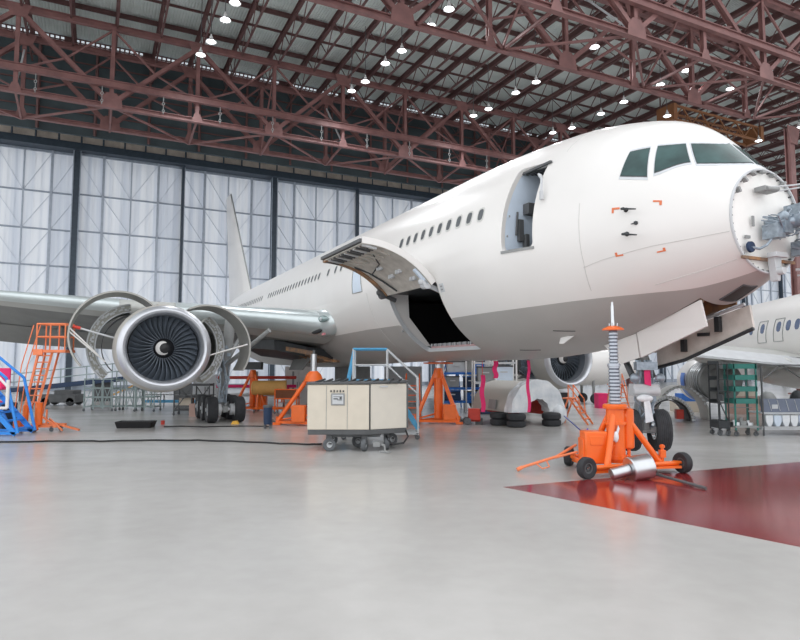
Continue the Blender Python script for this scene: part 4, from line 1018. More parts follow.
# --- cream ground power cart
G = thing('ground_power_cart', 'cream box shaped ground power cart on small wheels in the middle of the floor', 'cart', (-.85,17.3,0))
MB().prism([(-1.716,0,.60),(0,0,.60),(0,1.9,.60),(-1.716,1.9,.60)],(0,0,1.24)).build('left_housing', CREAM, G, bevel=.015)
MB().prism([(.03,.02,.60),(1.054,.60,.60),(1.054,1.9,.60),(.03,1.9,.60)],(0,0,1.26)).build('right_housing', CREAM2, G, bevel=.015)
MB().prism([(-1.75,-.03,1.84),(.02,-.03,1.86),(1.09,.58,1.88),(1.09,1.93,1.88),(-1.75,1.93,1.84)],(0,0,.06)).build('roof_cover', DARKG, G, bevel=.01)
q = MB()
for k in range(11): q.tube((-1.5+.23*k,.12+.03*(k%3),1.9),(-1.42+.23*k,1.5,1.96),.035,n=8)
q.build('coiled_cable', DARK, G)
MB().prism([(-1.70,.02,.46),(.0,.02,.46),(1.03,.60,.46),(1.03,1.88,.46),(-1.70,1.88,.46)],(0,0,.14)).prism([(-1.2,.15,.38),(.3,.2,.38),(.3,1.7,.38),(-1.2,1.7,.38)],(0,0,.08)).build('chassis', DARKG, G, bevel=.01)
for x in (-1.19,-.61): MB().box((x,-.004,1.22),(.012,.012,1.2)).build('panel_joint', MIDG, G, smooth=0)
MB().bar((.015,.01,.62),(.015,.01,1.84),.03,.03).build('door_gap', DARK, G, smooth=0)
MB().bar((1.06,.60,.60),(1.06,.60,1.86),.05,.05).build('corner_edge', DARKG, G, smooth=0)
m_ = MB().box((-.87,-.012,1.435),(.38,.03,.33)).build('meter_frame', MIDG, G, bevel=.008)
MB().box((-.87,-.03,1.435),(.30,.012,.25)).build('meter_face', LIGHTG, m_, smooth=0)
q = MB().box((-.93,-.04,1.45),(.12,.008,.03)).box((-.82,-.04,1.42),(.13,.008,.02)).box((-.87,-.04,1.51),(.24,.008,.012)).box((-.79,-.04,1.47),(.06,.008,.06)); q.build('dial', DARKG, m_, smooth=0)
q = MB()
for k in range(5): q.box((-1.06+.085*k,-.012,1.66),(.03 if k%4 else .04,.02,.07 if k in (1,3) else .045))
q.build('gauge_button', DARK, G, smooth=0)
MB().box((.4,.20,1.78),(.25,.02,.04),Matrix.Rotation(rad(29),3,'Z')).build('hinge', LIGHTG, G, smooth=0)
for x, y, rz in ((-1.12,.15,20),(-.14,.16,80),(.47,.48,95),(-.38,1.05,10),(-1.2,1.55,10),(.6,1.5,30)):
    q = tyre_mesh(.178,.14,.08).build('wheel', RUBBERG, G, loc=(x,y,.178), rot=(0,0,rad(rz))); rim_mesh(.08,.14).build('hub', LIGHTG, q)
    MB().bar((x,y,.18),(x,y,.44),.06,.16).build('wheel_bracket', DARKG, G, smooth=0)
MB().path([(1.0,.62,.55),(1.08,.5,.36),(.95,.35,.20),(.65,.3,.16),(.5,.36,.28),(.45,.5,.42)],.028,8).build('power_cable', BLACK, G)
MB().tube((.1,.25,.25),(.42,.05,.16),.04,n=8).box((.2,.1,.2),(.2,.14,.14)).bar((.3,-.25,.04),(.6,-.3,.04),.05,.04).bar((.35,-.12,.04),(.55,-.36,.04),.04,.03).tube((.42,.05,.16),(.45,-.25,.04),.025,n=6).build('tow_hitch', MIDG, G, smooth=0)
# floor cable
def gpt(px, py):
    X_ = (px-400)/620.0; V_ = (320-py)/620.0; cp, sp_ = math.cos(PITCH), math.sin(PITCH)
    r = Vector((X_, cp-V_*sp_, sp_+V_*cp)); k = -EYE/r.z; return Vector((r.x*k, r.y*k, 0))
cb = [(-14.8,19.15),(-12.3,19.31),(-10.7,19.62),(-9.35,19.56),(-8.0,19.78),(-6.4,19.80),(-5.0,19.5),(-3.6,18.95),(-2.6,18.75),(-2.3,18.9)]
pts_ = []
for i in range(len(cb)-1):
    for k in range(6):
        u = k/6; pts_.append((cb[i][0]*(1-u)+cb[i+1][0]*u, cb[i][1]*(1-u)+cb[i+1][1]*u+.05*math.sin(i*1.7+k), .028))
o = MB().path(pts_, .026, 6).build('floor_cable', BLACK); tag(o, 'long black cable snaking over the floor to the cream cart', 'cable')
o = MB().path([(-9.2,24.4,.025),(-8.6,24.6,.025),(-7.6,24.3,.025),(-6.2,24.7,.025),(-5.1,24.5,.025)], .022, 6).build('floor_cable', BLACK); tag(o, 'short dark cable on the floor between the drip tray and the main gear', 'cable')

# --- blue topped mobile steps behind the cart
def steps(name, label, loc, rz=0):
    r = thing(name, label, 'steps', loc, rz)
    for y in (0,.85):
        MB().tube((0,y,2.92),(1.1,y,2.92),.035,n=8).build('top_rail', SKYB, r)
        for x in (0,1.1): MB().tube((x,y,.14),(x,y,2.92),.032,n=8).build('post', LIGHTG, r)
        MB().tube((1.1,y,2.9),(2.1,y,1.98),.036,n=8).build('sloping_handrail', LIGHTG, r)
        MB().tube((2.1,y,.14),(2.1,y,1.98),.034,n=8).build('front_post', LIGHTG, r)
        MB().tube((0,y,2.40),(1.1,y,2.40),.026,n=8).tube((1.1,y,2.40),(2.1,y,1.45),.026,n=8).build('mid_rail', LIGHTG, r)
        MB().bar((1.1,y,1.9),(2.1,y,.35),.05,.14).build('stringer', SKYB, r, smooth=0)
        MB().bar((-.35,y,1.1),(0,y,2.85),.05,.06).bar((-.35,y,.2),(-.35,y,1.1),.05,.06).build('rear_brace', SKYB, r, smooth=0)
        MB().bar((-.35,y,.2),(2.1,y,.2),.06,.08).build('base_rail', LIGHTG, r, smooth=0)
    MB().box((.55,.42,1.9),(1.15,.86,.05)).build('platform', SKYB, r, smooth=0)
    MB().tube((0,0,2.92),(0,.85,2.92),.03,n=8).tube((0,0,2.4),(0,.85,2.4),.026,n=8).build('end_rail', SKYB, r)
    for k in range(5): MB().box((1.22+.19*k,.42,1.64-.29*k),(.2,.82,.04)).build('tread', MIDG, r, smooth=0)
    for x in (-.3,2.08):
        for y in (0,.85): caster(r,(x,y,0),.085)
    return r
steps('mobile_steps', 'mobile steps with blue top rail standing behind the cream cart', (-1.52,20.2,0))

# --- orange tripod jacks under the belly and wing
def tripod(label, loc, H, spread, ang, ram=0, capw=.24, cap=True, box=(.35,-.1), s=1.0, col=ORANGE, bot=.12):
    r = thing('tripod_jack', label, 'jack', loc, 0, 'orange tripod jacks under the aircraft')
    MB().tube((0,0,.2),(0,0,H),.17*s,n=20).build('cylinder', col, r)
    MB().lathe([(.01,H+.05),(.15*s,H+.05),(capw*.75*s,H-.10),(capw*s,H-.36),(.18*s,H-.38)], n=24).build('head', col, r)
    ft = [Vector((spread*math.cos(ang+k*2*PI/3), spread*math.sin(ang+k*2*PI/3), bot)) for k in range(3)]
    for f_ in ft:
        MB().tube((f_.x*.13,f_.y*.13,H-.18), f_, .078*s, n=12).build('leg', col, r)
        MB().box((f_.x,f_.y,.06),(.26*s,.26*s,.10)).tube((f_.x,f_.y,.08),(f_.x,f_.y,.34),.05*s,n=8).build('foot', col, r)
        MB().tube((0,0,.42),f_*.9+Vector((0,0,.1)),.03*s,n=8).build('stay', col, r)
    for k in range(3): MB().bar(ft[k],ft[(k+1)%3],.08*s,.09*s).build('base_bar', col, r, smooth=0)
    MB().box((box[0],box[1],.48),(.48*s,.4*s,.58*s)).build('pump_box', col, r, bevel=.03)
    if ram:
        MB().tube((0,0,H),(0,0,H+ram*.82),.11*s,n=16).build('ram', STEEL, r); MB().tube((0,0,H+ram*.8),(0,0,H+ram),.05*s,n=12).build('ram_tip', DARKG, r)
    for f_ in ft[:2]: caster(r,(f_.x*1.12,f_.y*1.12,0),.1)
    return r
tripod('orange tripod jack under the belly right of the cream cart', (1.62,26.3,0), 2.25, 1.05, rad(-40), box=(.42,-.45), s=1.1, ram=.30)
tripod('orange tripod jack with silver ram under the wing root behind the cream cart', (-3.55,25.6,0), 2.12, 1.45, rad(190), ram=.92, capw=.36, box=(-.5,-.55), s=1.15)
tripod('smaller orange tripod jack under the wing behind the main gear', (-8.15,34.5,0), 2.15, 1.0, rad(-30), box=(.6,-.2), s=1.0)
q = MB().box((0,0,2.42),(1.0,.6,.42)).build('wing_cradle', DARKG, loc=(-8.15,34.5,0)); tag(q, 'dark padded cradle block on top of the smaller orange jack', 'cradle')
# cradle ring on the belly jack
q = MB().lathe([(.30,0),(.62,.02),(.64,.07),(.30,.09)], n=28).build('belly_saddle', ORANGE, loc=(1.62,26.3,2.46), smooth=30); tag(q, 'flat orange saddle ring pressed under the belly above the tripod jack', 'saddle')

# --- covered engine cowl on tyres
def arch(name, parent, R_, T_, L_, H_, m_, y0=0, a0=0, a1=180, wob=0, sx=1.0):
    def fn(u,v):
        A = rad(a0+(a1-a0)*v); r_ = R_*(1+wob*math.sin(v*37)*math.sin(u*9+1)); n_ = Vector((math.cos(A)*sx,0,math.sin(A)*H_/R_)).normalized()
        return Vector((math.cos(A)*r_*sx, y0+L_*u, math.sin(A)*r_*H_/R_)), n_
    return MB().solid_grid(fn, 6, 40, T_).build(name, m_, parent)
CO = thing('engine_cowl', 'half round engine cowl wrapped in clear plastic film resting on tyres', 'cowl', (5.52,25.2,0), rad(24))
o = arch('cowl_shell', CO, 1.25, .55, 2.6, 1.22, COWLB, y0=.35); o.location = (0,0,.54)
o = arch('plastic_wrap', CO, 1.30, .78, .5, 1.30, FILMW, wob=.018); o.location = (0,-.12,.54)
MB().sphere((1.02,-.1,.42),(.34,.3,.42)).build('wrap_end', FILMW, CO)
arch('inner_lining', CO, .62, .04, 2.4, .70, REDP, y0=.3).location = (0,.1,.4)
MB().prism([(-1.3,1.0,.62),(-1.28,1.6,.62),(-1.22,1.6,1.0),(-1.25,1.0,1.0)],(-.03,0,0)).build('access_hole', MIDG, CO, smooth=0)
tpos = [((4.02,25.35),'under the wrapped cowl beside the red cart'),((4.55,24.50),'under the front left foot of the wrapped cowl'),((6.05,25.0),'inside the mouth of the wrapped cowl')]
tm_ = None
for (x, y), lb in tpos:
    for k in range(2):
        if tm_ is None:
            o = MB().lathe([(.18,-.10),(.30,-.13),(.37,-.09),(.38,0),(.37,.09),(.30,.13),(.18,.10),(.18,-.10)], n=28).build('tyre', RUBBER); tm_ = o.data
        else: o = bpy.data.objects.new('tyre', tm_); C.objects.link(o)
        o.location = (x,y,.13+.26*k); tag(o, 'black tyre lying '+lb+(', bottom of two' if k == 0 else ', top of two'), 'tyre', 'tyres under the wrapped cowl')
# --- bare cowl on the floor behind the nose gear
CB = thing('bare_cowl', 'bare metal engine cowl halves standing open end up behind the nose wheels', 'cowl', (11.95,27.2,0), rad(-12))
arch('outer_shell', CB, 1.15, .10, 1.4, 1.50, COWLM, y0=.6).location = (.45,0,.02)
arch('inner_shell', CB, .95, .10, 1.3, 1.05, PRIMER, y0=-.3).location = (-.25,0,.02)
q = MB()
for k in range(24):
    A = PI*(k+.5)/24; q.box((-.25+.93*math.cos(A),-.32,.02+1.02*math.sin(A)),(.09,.05,.14),Matrix.Rotation(-A+PI/2,3,'Y'))
q.build('edge_latch', LIGHTG, CB, smooth=0)
arch('lining', CB, .82, .03, 1.2, .9, DARK, y0=-.2).location = (-.25,0,.02)
q = MB()
for k in range(16): A = rad(30+8*k); q.box((.45+1.1*math.cos(A),.58,1.43*math.sin(A)+.02),(.12,.06,.10))
q.build('rim_bracket', LIGHTG, CB, smooth=0)
MB().box((.2,.1,.3),(.3,.4,.4)).build('stored_part', REDP, CB, smooth=0)

# --- left group: orange platform ladder, blue stairs, stands
L1 = thing('platform_ladder', 'tall pale orange platform ladder with basket near the left edge', 'ladder', (-13.35,22.85,0))
q = MB()
for x in (.0,.5,1.05): 
    for y in (0,.6): q.tube((x-.05,y,2.96),(x-.05,y,3.93),.03,n=6)
for z_ in (3.45,3.93):
    q.tube((-.05,0,z_),(1.0,0,z_),.03,n=6).tube((-.05,.6,z_),(1.0,.6,z_),.03,n=6).tube((-.05,0,z_),(-.05,.6,z_),.03,n=6).tube((1.0,0,z_),(1.0,.6,z_),.03,n=6)
q.build('basket_rail', ORANGE2, L1)
MB().box((.48,.3,2.92),(1.15,.7,.10)).box((.05,-.05,2.88),(.35,.06,.22)).build('basket_floor', ORANGE2, L1, smooth=0)
for x0, x1 in ((.02,-.22),(.52,.22)):
    MB().bar((x0,.05,2.9),(x1,-.25,.85),.06,.08).bar((x0-.06,.6,2.9),(x1,.1,.6),.05,.06).build('ladder_rail', ORANGE2, L1, smooth=0)
for k in range(8):
    u = (k+.6)/8.5; MB().tube((.02-.24*u,.05-.3*u,2.9-2.05*u),(.52-.30*u,.05-.3*u,2.9-2.05*u),.022,n=6).build('rung', ORANGE2, L1)
MB().tube((-.22,-.2,.12),(-.20,-.2,.95),.10,n=12).tube((.24,-.15,.25),(.24,-.15,1.05),.13,n=14).build('hydraulic_post', ORANGE, L1)
MB().bar((-.45,-.1,.2),(.9,-.1,.2),.1,.1).bar((-.35,.5,.2),(.9,.5,.2),.1,.1).bar((.24,-.1,.6),(.85,-.1,.2),.06,.06).bar((.55,.2,.3),(1.75,-.2,.07),.08,.06).bar((.5,.1,.45),(1.2,-.3,.06),.05,.05).bar((.5,-.1,.2),(.5,-.1,.8),.05,.05).build('chassis', ORANGE2, L1, smooth=0)
MB().box((-.45,-.15,.28),(.3,.3,.3)).box((.15,-.35,.16),(.4,.1,.18)).build('outrigger_block', ORANGE, L1, bevel=.02)
for x, y in ((-.38,-.15),(.15,-.2),(.72,-.15),(-.3,.5),(.7,.5)): caster(L1,(x,y,0),.08)
MB().path([(-.35,.3,3.9),(-.62,.1,2.4),(-.75,0,.6)],.02,5).path([(-.1,.3,3.9),(-.4,.1,2.4),(-.55,0,.5)],.02,5).build('guy_line', ORANGE2, L1)

B1 = thing('blue_stairs', 'bright blue access stairs with white handrail at the left edge', 'stairs', (-13.55,21.2,0))
for y in (0,1.0):
    MB().bar((-1.2,y,1.9),(.55,y,.06),.07,.16).build('stringer', BLUEB, B1, smooth=0)
    MB().tube((-1.3,y,3.1),(.15,y,1.95),.05,n=10).tube((.15,y,1.95),(.62,y,.1),.05,n=10).build('side_rail', BLUEB, B1)
    MB().bar((-1.2,y,1.9),(-.2,y,.06),.06,.1).bar((-1.2,y,.1),(.55,y,.1),.07,.09).build('base_frame', BLUEB, B1, smooth=0)
for k in range(6): MB().box((-.95+.27*k,.5,1.62-.28*k),(.26,.95,.05)).build('tread', BLUEB, B1, smooth=0)
MB().tube((-.5,-.1,2.45),(.28,-.1,1.66),.045,n=10).tube((.28,-.1,1.9),(.28,-.1,.95),.055,n=10).tube((.28,-.1,.95),(-.7,-.1,.95),.05,n=10).build('white_handrail', WHITE, B1)
q = MB().box((0,0,.55),(.55,.5,.12)).box((0,.22,.95),(.55,.08,.7)).tube((0,0,.0),(0,0,.5),.05,n=8).box((0,0,.03),(.5,.5,.06)); o = q.build('operator_stool', MAGENTA, smooth=0, bevel=.03, loc=(-15.05,23.4,1.0)); tag(o, 'magenta red stool on a dark stand behind the blue stairs', 'stool')
q = MB().box((-15.05,23.4,.5),(.9,.9,1.0)); o = q.build('stand_box', NAVY, smooth=0); tag(o, 'dark blue stand box under the magenta stool behind the blue stairs', 'box')

def work_stand(label, loc, w_, d_, h_, m_, nx=3, nz=4, rz=0, shelves=None, group='steel work stands along the far side'):
    r = thing('work_stand', label, 'stand', loc, rz, group)
    for i in range(nx+1):
        for y in (0,d_): MB().tube((w_*i/nx,y,.12),(w_*i/nx,y,h_*(1 if i%2==0 else .92)),.035,n=6).build('upright', m_, r)
    q = MB()
    for k in range(nz):
        z_ = .25+(h_-.3)*k/(nz-1)
        for y in (0,d_): q.tube((0,y,z_),(w_,y,z_),.028,n=6)
        for x in (0,w_): q.tube((x,0,z_),(x,d_,z_),.028,n=6)
    q.build('cross_rail', m_, r)
    for i in range(nx):
        MB().tube((w_*i/nx,0,.2),(w_*(i+1)/nx,0,h_*.9),.022,n=6).build('diagonal_rail', m_, r); MB().tube((w_*i/nx,d_,h_*.9),(w_*(i+1)/nx,d_,.2),.022,n=6).build('diagonal_rail', m_, r)
    for z_ in (shelves or []): MB().box((w_/2,d_/2,z_),(w_,d_,.05)).build('shelf', m_, r, smooth=0)
    for x in (0,w_):
        for y in (0,d_): caster(r,(x,y,0),.07)
    return r
work_stand('grey green tubular work stand nearest the orange platform ladder', (-16.8,33.2,0), 1.5, .9, 1.75, GREENG, 3, 4)
work_stand('taller grey green tubular work stand in the middle of the left row', (-15.2,33.4,0), 1.1, .9, 2.15, GREENG, 2, 5)
work_stand('grey green tubular work stand closest to the engine inlet', (-14.0,33.0,0), 1.0, .9, 1.85, GREENG, 2, 4)
work_stand('dark steel rack with shelves behind the main gear left tyre', (-11.0,30.4,0), 1.7, .7, 1.55, DARKG, 2, 3, 0, (.45,.95,1.45))
q = MB().box((0,0,.3),(.45,.4,.6)).build('carton', mat('pinkish_carton',(.50,.33,.28),.6), smooth=0, loc=(-9.8,29.9,0)); tag(q, 'pinkish brown carton on the floor left of the main gear tyres', 'box')
q = MB().box((0,0,.18),(.6,.4,.36)).build('carton', mat('beige_carton',(.62,.55,.45),.6), smooth=0, loc=(-10.5,30.75,.48)); tag(q, 'beige carton on the lower shelf of the dark rack', 'box')
BB = thing('barrier', 'low blue barrier rail on the floor under the engine', 'barrier', (-15.0,36.5,0))
MB().bar((0,0,.36),(4.8,0,.36),.10,.16).build('top_board', SKYB, BB, smooth=0)
MB().bar((0,0,.75),(4.8,0,.75),.05,.05).build('upper_rail', MIDG, BB, smooth=0)
for k in range(5): MB().bar((1.2*k,0,0),(1.2*k,0,.8),.06,.06).build('foot_post', MIDG, BB, smooth=0)
GW = thing('gangway', 'long blue sloping gangway with grey rails in front of the hangar doors', 'gangway', (-27.0,43,0))
MB().bar((0,0,.75),(12.5,0,2.05),.14,.30).bar((0,1.2,.75),(12.5,1.2,2.05),.14,.30).build('deck_beam', NAVY, GW, smooth=0)
MB().prism([(0,0,.8),(12.5,0,2.1),(12.5,1.2,2.1),(0,1.2,.8)],(0,0,.05)).build('deck', SKYB, GW, smooth=0)
q = MB()
for z_ in (.55,1.1): q.tube((0,0,.75+z_),(12.5,0,2.05+z_),.035,n=6)
q.build('hand_rail', GREENG, GW)
for k in range(8): MB().tube((k*1.78,0,.75+k*.185),(k*1.78,0,1.9+k*.185),.04,n=6).build('rail_post', NAVY if k == 6 else GREENG, GW)
for x, z_ in ((1.0,.8),(6.2,1.3),(11.8,1.9)): MB().bar((x,.6,0),(x,.6,z_),.16,1.2).build('support_leg', DARKG, GW, smooth=0)
MB().bar((6.2,.6,.1),(9.5,.6,1.6),.08,.1).build('support_brace', TAN, GW, smooth=0)
q = MB().box((0,0,.45),(2.2,1.2,.5)).box((.3,0,.8),(1.2,1.0,.3)); o = q.build('tug_body', DARKG, loc=(-20.8,38.5,.0), smooth=0, bevel=.05); tag(o, 'dark low tug parked behind the orange platform ladder', 'tug')
for x in (-.75,.75):
    for y in (-.5,.5): MB().lathe([(.05,-.1),(.24,-.1),(.26,0),(.24,.1),(.05,.1)],(x,y,.26),'y',16).build('wheel', RUBBER, o)
DT = thing('drip_tray', 'black rectangular drip tray on the floor below the engine', 'tray', (-10.25,24.3,0), rad(6))
MB().prism([(-.58,-.28,.02),(.58,-.28,.02),(.58,.28,.02),(-.58,.28,.02)],(0,0,.02)).build('tray_base', BLACK, DT, smooth=0)
q = MB()
for a_, b_ in (((-.6,-.3),(.6,-.3)),((.6,-.3),(.6,.3)),((.6,.3),(-.6,.3)),((-.6,.3),(-.6,-.3))): q.prism([(a_[0],a_[1],.0),(b_[0],b_[1],.0),(b_[0]*1.12,b_[1]*1.2,.24),(a_[0]*1.12,a_[1]*1.2,.24)],(a_[1]*.05 if a_[1]==b_[1] else 0, 0.02,0))
q.build('tray_side', BLACK, DT, smooth=0)
q = MB().tube((0,0,0),(0,0,.16),.08,n=14).build('red_can', REDP, loc=(-9.7,25.6,0)); tag(q, 'small dark red can on the floor behind the drip tray', 'can')
def chock(label, loc, rz, m_):
    q = MB().prism([(-.17,-.13,0),(.17,-.13,0),(.09,-.13,.13),(-.09,-.13,.13)],(0,.26,0)).build('wheel_chock', m_, smooth=0, bevel=.01, loc=loc, rot=(0,0,rz)); tag(q, label, 'chock'); return q
chock('yellow wheel chock beside the right main gear tyre', (-6.78,25.75,0), rad(10), YELLOW)
DR = thing('drum', 'dark navy waste drum beside the wing root jack', 'drum', (-5.05,23.9,0))
MB().lathe([(.01,.16),(.15,.16),(.165,.5),(.17,.80),(.01,.80)], n=20).build('body', NAVY, DR); MB().lathe([(.01,.80),(.19,.80),(.18,.88),(.01,.9)], n=20).build('lid', DARKG, DR)
MB().tube((-.1,0,0.0),(-.1,0,.18),.05,n=8).tube((.1,0,0.0),(.1,0,.18),.05,n=8).build('foot', RUBBERG, DR)
# tan cylinder (engine core in a cradle) and orange cart
ES = thing('engine_stand', 'tan wrapped engine core in an orange cradle far behind the main gear', 'engine stand', (-7.0,33.0,0))
MB().tube((-.75,0,1.25),(.95,.2,1.25),.38,.40,24).sphere((-.75,0,1.25),(.12,.36,.37)).build('wrapped_core', TAN, ES)
q = MB()
for x in (-.5,.8): q.bar((x,-.4,.2),(x,-.1,.95),.08,.08).bar((x,.5,.2),(x,.2,.95),.08,.08)
q.bar((-.7,-.4,.2),(1.0,-.4,.2),.1,.1).bar((-.7,.5,.2),(1.0,.5,.2),.1,.1); q.build('cradle', ORANGE, ES, smooth=0)
for x in (-.6,.9):
    for y in (-.4,.5): caster(ES,(x,y,0),.07)
OC = thing('parts_cart', 'orange and brown open parts cart beside the tan engine core', 'cart', (-5.75,31.5,0))
MB().box((0,.3,1.0),(1.05,.7,.42)).build('brown_box', BROWN, OC, bevel=.02)
MB().box((0,.3,.76),(1.2,.8,.06)).box((0,.3,.3),(1.2,.8,.06)).box((0,-.08,1.22),(1.1,.05,.06)).build('shelf', ORANGE, OC, smooth=0)
for x in (-.55,.55):
    for y in (-.05,.65): MB().bar((x,y,.1),(x,y,1.25),.06,.06).build('post', ORANGE, OC, smooth=0); caster(OC,(x,y,0),.06)
for k, (x, m_) in enumerate(((-.3,LIGHTG),(.05,MIDG),(.35,WHITE))):
    o = MB().box((0,0,.11),(.26,.4,.22)).build('tool_box', m_, loc=(-5.75+x,31.75,.34), smooth=0, bevel=.02); tag(o, ['light grey tool box on the left of the orange cart shelf','mid grey tool box in the middle of the orange cart shelf','white tool box on the right of the orange cart shelf'][k], 'box', 'tool boxes on the orange cart')
RB = thing('pipe_rack', 'red pipe rack with horizontal bars behind the main gear', 'rack', (-10.6,36.0,0))
for z_, m_ in ((1.25,MAGENTA),(1.75,REDP),(.75,LIGHTG)): MB().tube((0,0,z_),(4.6,0,z_),.09,n=10).build('pipe', m_, RB)
MB().box((3.5,.2,1.05),(1.3,.4,.5)).build('red_panel', MAGENTA, RB, smooth=0)
for x in (.2,2.3,4.4): MB().bar((x,.15,0),(x,.15,2.1),.1,.1).build('upright', MIDG, RB, smooth=0)
# pale cabinets at the far side seen under the wing
for k, (x, y, w_, h_, m_, lb) in enumerate(((-12.0,39,1.7,1.9,LIGHTG,'light grey cabinet left of the red pipe rack'),(-6.2,38.5,1.7,2.4,WHITE,'tall white cabinet above the orange parts cart'),(-3.0,39.5,2.2,2.4,MIDG,'mid grey cabinet behind the wing root jack'),(0.2,40.0,2.4,2.4,LIGHTG,'light grey cabinet behind the belly tripod jack'),(9.6,46,3.0,2.2,LIGHTG,'light grey cabinet far behind the wrapped cowl'))):
    r = thing('cabinet', lb, 'cabinet', (x,y,0), 0, 'cabinets on the far side of the hangar')
    MB().box((0,0,h_/2),(w_,.7,h_)).build('carcass', m_, r, bevel=.02)
    for q_ in (-1,1):
        d_ = MB().box((q_*w_/4,-.37,h_/2),(w_/2-.04,.03,h_-.12)).build('door', m_, r, bevel=.008); MB().bar((q_*.08,-.40,h_*.45),(q_*.08,-.40,h_*.6),.025,.025).build('handle', DARKG, d_, smooth=0)

# --- white and blue scaffold racks behind the belly
def scaffold(label, loc, w_, d_, h_, nx, levels, m_post, m_rail, shelf):
    r = thing('scaffold_rack', label, 'rack', loc, 0)
    for i in range(nx+1):
        for y in (0,d_): MB().tube((w_*i/nx,y,0),(w_*i/nx,y,h_),.045,n=8).build('post', m_post, r)
    for z_ in levels:
        MB().bar((0,0,z_),(w_,0,z_),.07,.09).bar((0,d_,z_),(w_,d_,z_),.07,.09).build('beam', m_rail, r, smooth=0)
        if z_ in shelf: MB().box((w_/2,d_/2,z_+.05),(w_,d_,.04)).build('shelf', m_rail, r, smooth=0)
    q = MB()
    for i in range(nx): q.tube((w_*i/nx,d_,.1),(w_*(i+1)/nx,d_,h_*.9),.03,n=6)
    q.build('diagonal', m_rail, r)
    return r
scaffold('white post and blue beam rack behind the orange belly jack', (2.3,33.0,0), 2.4, 1.0, 3.2, 2, (.5,1.2,2.0,3.0), WHITE, BLUEP, (.5,1.2,2.0))
scaffold('tall white framed rack left of the magenta streamers', (3.7,31.0,0), 2.1, .9, 3.0, 2, (1.55,2.55), WHITE, LIGHTG, (1.55,))
crates = [(2.75,33.4,.57,.9,.55,NAVY,'navy crate on the lowest rack shelf at its left end'),(3.9,33.4,.57,.8,.5,BLUEP,'blue crate on the lowest rack shelf at its right end'),(2.8,33.4,1.27,.7,.6,MIDG,'grey crate on the middle rack shelf'),(3.8,33.4,1.27,.8,.6,NAVY,'navy crate on the middle rack shelf'),(3.0,33.4,2.07,1.0,.6,LIGHTG,'light grey crate on the upper rack shelf'),(4.2,33.4,2.07,.6,.6,BLUEP,'blue crate on the upper rack shelf'),
  (4.3,31.45,1.62,.8,.75,MIDG,'grey cabinet crate standing on the white framed rack'),(5.2,31.45,1.62,.9,.8,LINER,'pale blue carton standing on the white framed rack'),(4.2,31.4,0,.9,1.1,NAVY,'dark navy bin on the floor inside the white framed rack'),(5.2,31.4,0,.8,.9,BLUEP,'blue bin on the floor inside the white framed rack')]
for x, y, z_, w_, h_, m_, lb in crates:
    r = thing('crate', lb, 'crate', (x,y,z_), 0, 'crates on the racks behind the belly')
    MB().box((0,0,h_/2),(w_,.6,h_-.02)).build('body', m_, r, bevel=.02); MB().box((0,0,h_-.03),(w_+.05,.64,.06)).build('lid', DARKG if m_ is not NAVY else BLUEP, r, smooth=0)
    MB().box((0,-.32,h_*.6),(w_*.4,.03,.06)).build('handle', LIGHTG, r, smooth=0)
RC = thing('red_cart', 'small red wheeled compressor beside the wrapped cowl', 'compressor', (2.98,25.6,0))
MB().box((.05,0,.42),(.46,.4,.46)).tube((-.15,0,.25),(.3,0,.25),.14,n=14).build('body', REDP, RC, bevel=.02)
MB().lathe([(.03,-.06),(.14,-.06),(.15,0),(.14,.06),(.03,.06)],(-.24,-.2,.15),'y',18).build('wheel', RUBBERG, RC); MB().lathe([(.03,-.06),(.14,-.06),(.15,0),(.14,.06),(.03,.06)],(-.24,.2,.15),'y',18).build('wheel', RUBBERG, RC)
MB().path([(.28,-.15,.5),(.42,-.15,.75),(.42,.15,.75),(.28,.15,.5)],.018,6).build('handle', DARKG, RC); MB().bar((.25,0,0),(.25,0,.25),.05,.3).build('foot', DARKG, RC, smooth=0)
# blue stair and second stair behind
def stepladder(label, loc, rz, h_, m_, w_=.6):
    r = thing('step_ladder', label, 'ladder', loc, rz)
    for x in (0,w_):
        MB().bar((x,0,0),(x,.75,h_),.05,.07).build('front_rail', m_, r, smooth=0); MB().bar((x,1.2,0),(x,.8,h_),.045,.06).build('rear_leg', m_, r, smooth=0)
        MB().tube((x,.35,h_*.5+.5),(x,.8,h_+.55),.025,n=6).tube((x,.35,h_*.5+.5),(x,.3,h_*.42),.025,n=6).tube((x,.8,h_+.55),(x,.8,h_),.025,n=6).build('hand_rail', m_, r)
    n = max(4,int(h_/.27))
    for k in range(n): MB().box((w_/2,.75*(k+1)/(n+.5),h_*(k+1)/(n+.5)),(w_,.16,.035)).build('tread', m_, r, smooth=0)
    MB().box((w_/2,.85,h_),(w_,.4,.05)).build('platform', m_, r, smooth=0)
    return r
stepladder('orange step ladder right of the wrapped cowl', (7.6,25.3,0), rad(55), 1.05, ORANGE2)
stepladder('orange step ladder seen behind the ribbed jack screw', (11.0,31.5,0), rad(10), 1.45, ORANGE2, .7)
stepladder('orange step ladder between the cream cart and the belly jack', (.15,27.4,0), rad(-10), 1.5, ORANGE, .6)
stepladder('blue step ladder inside the racks behind the belly', (2.3,36.0,0), rad(-30), 2.1, BLUEP, .8)
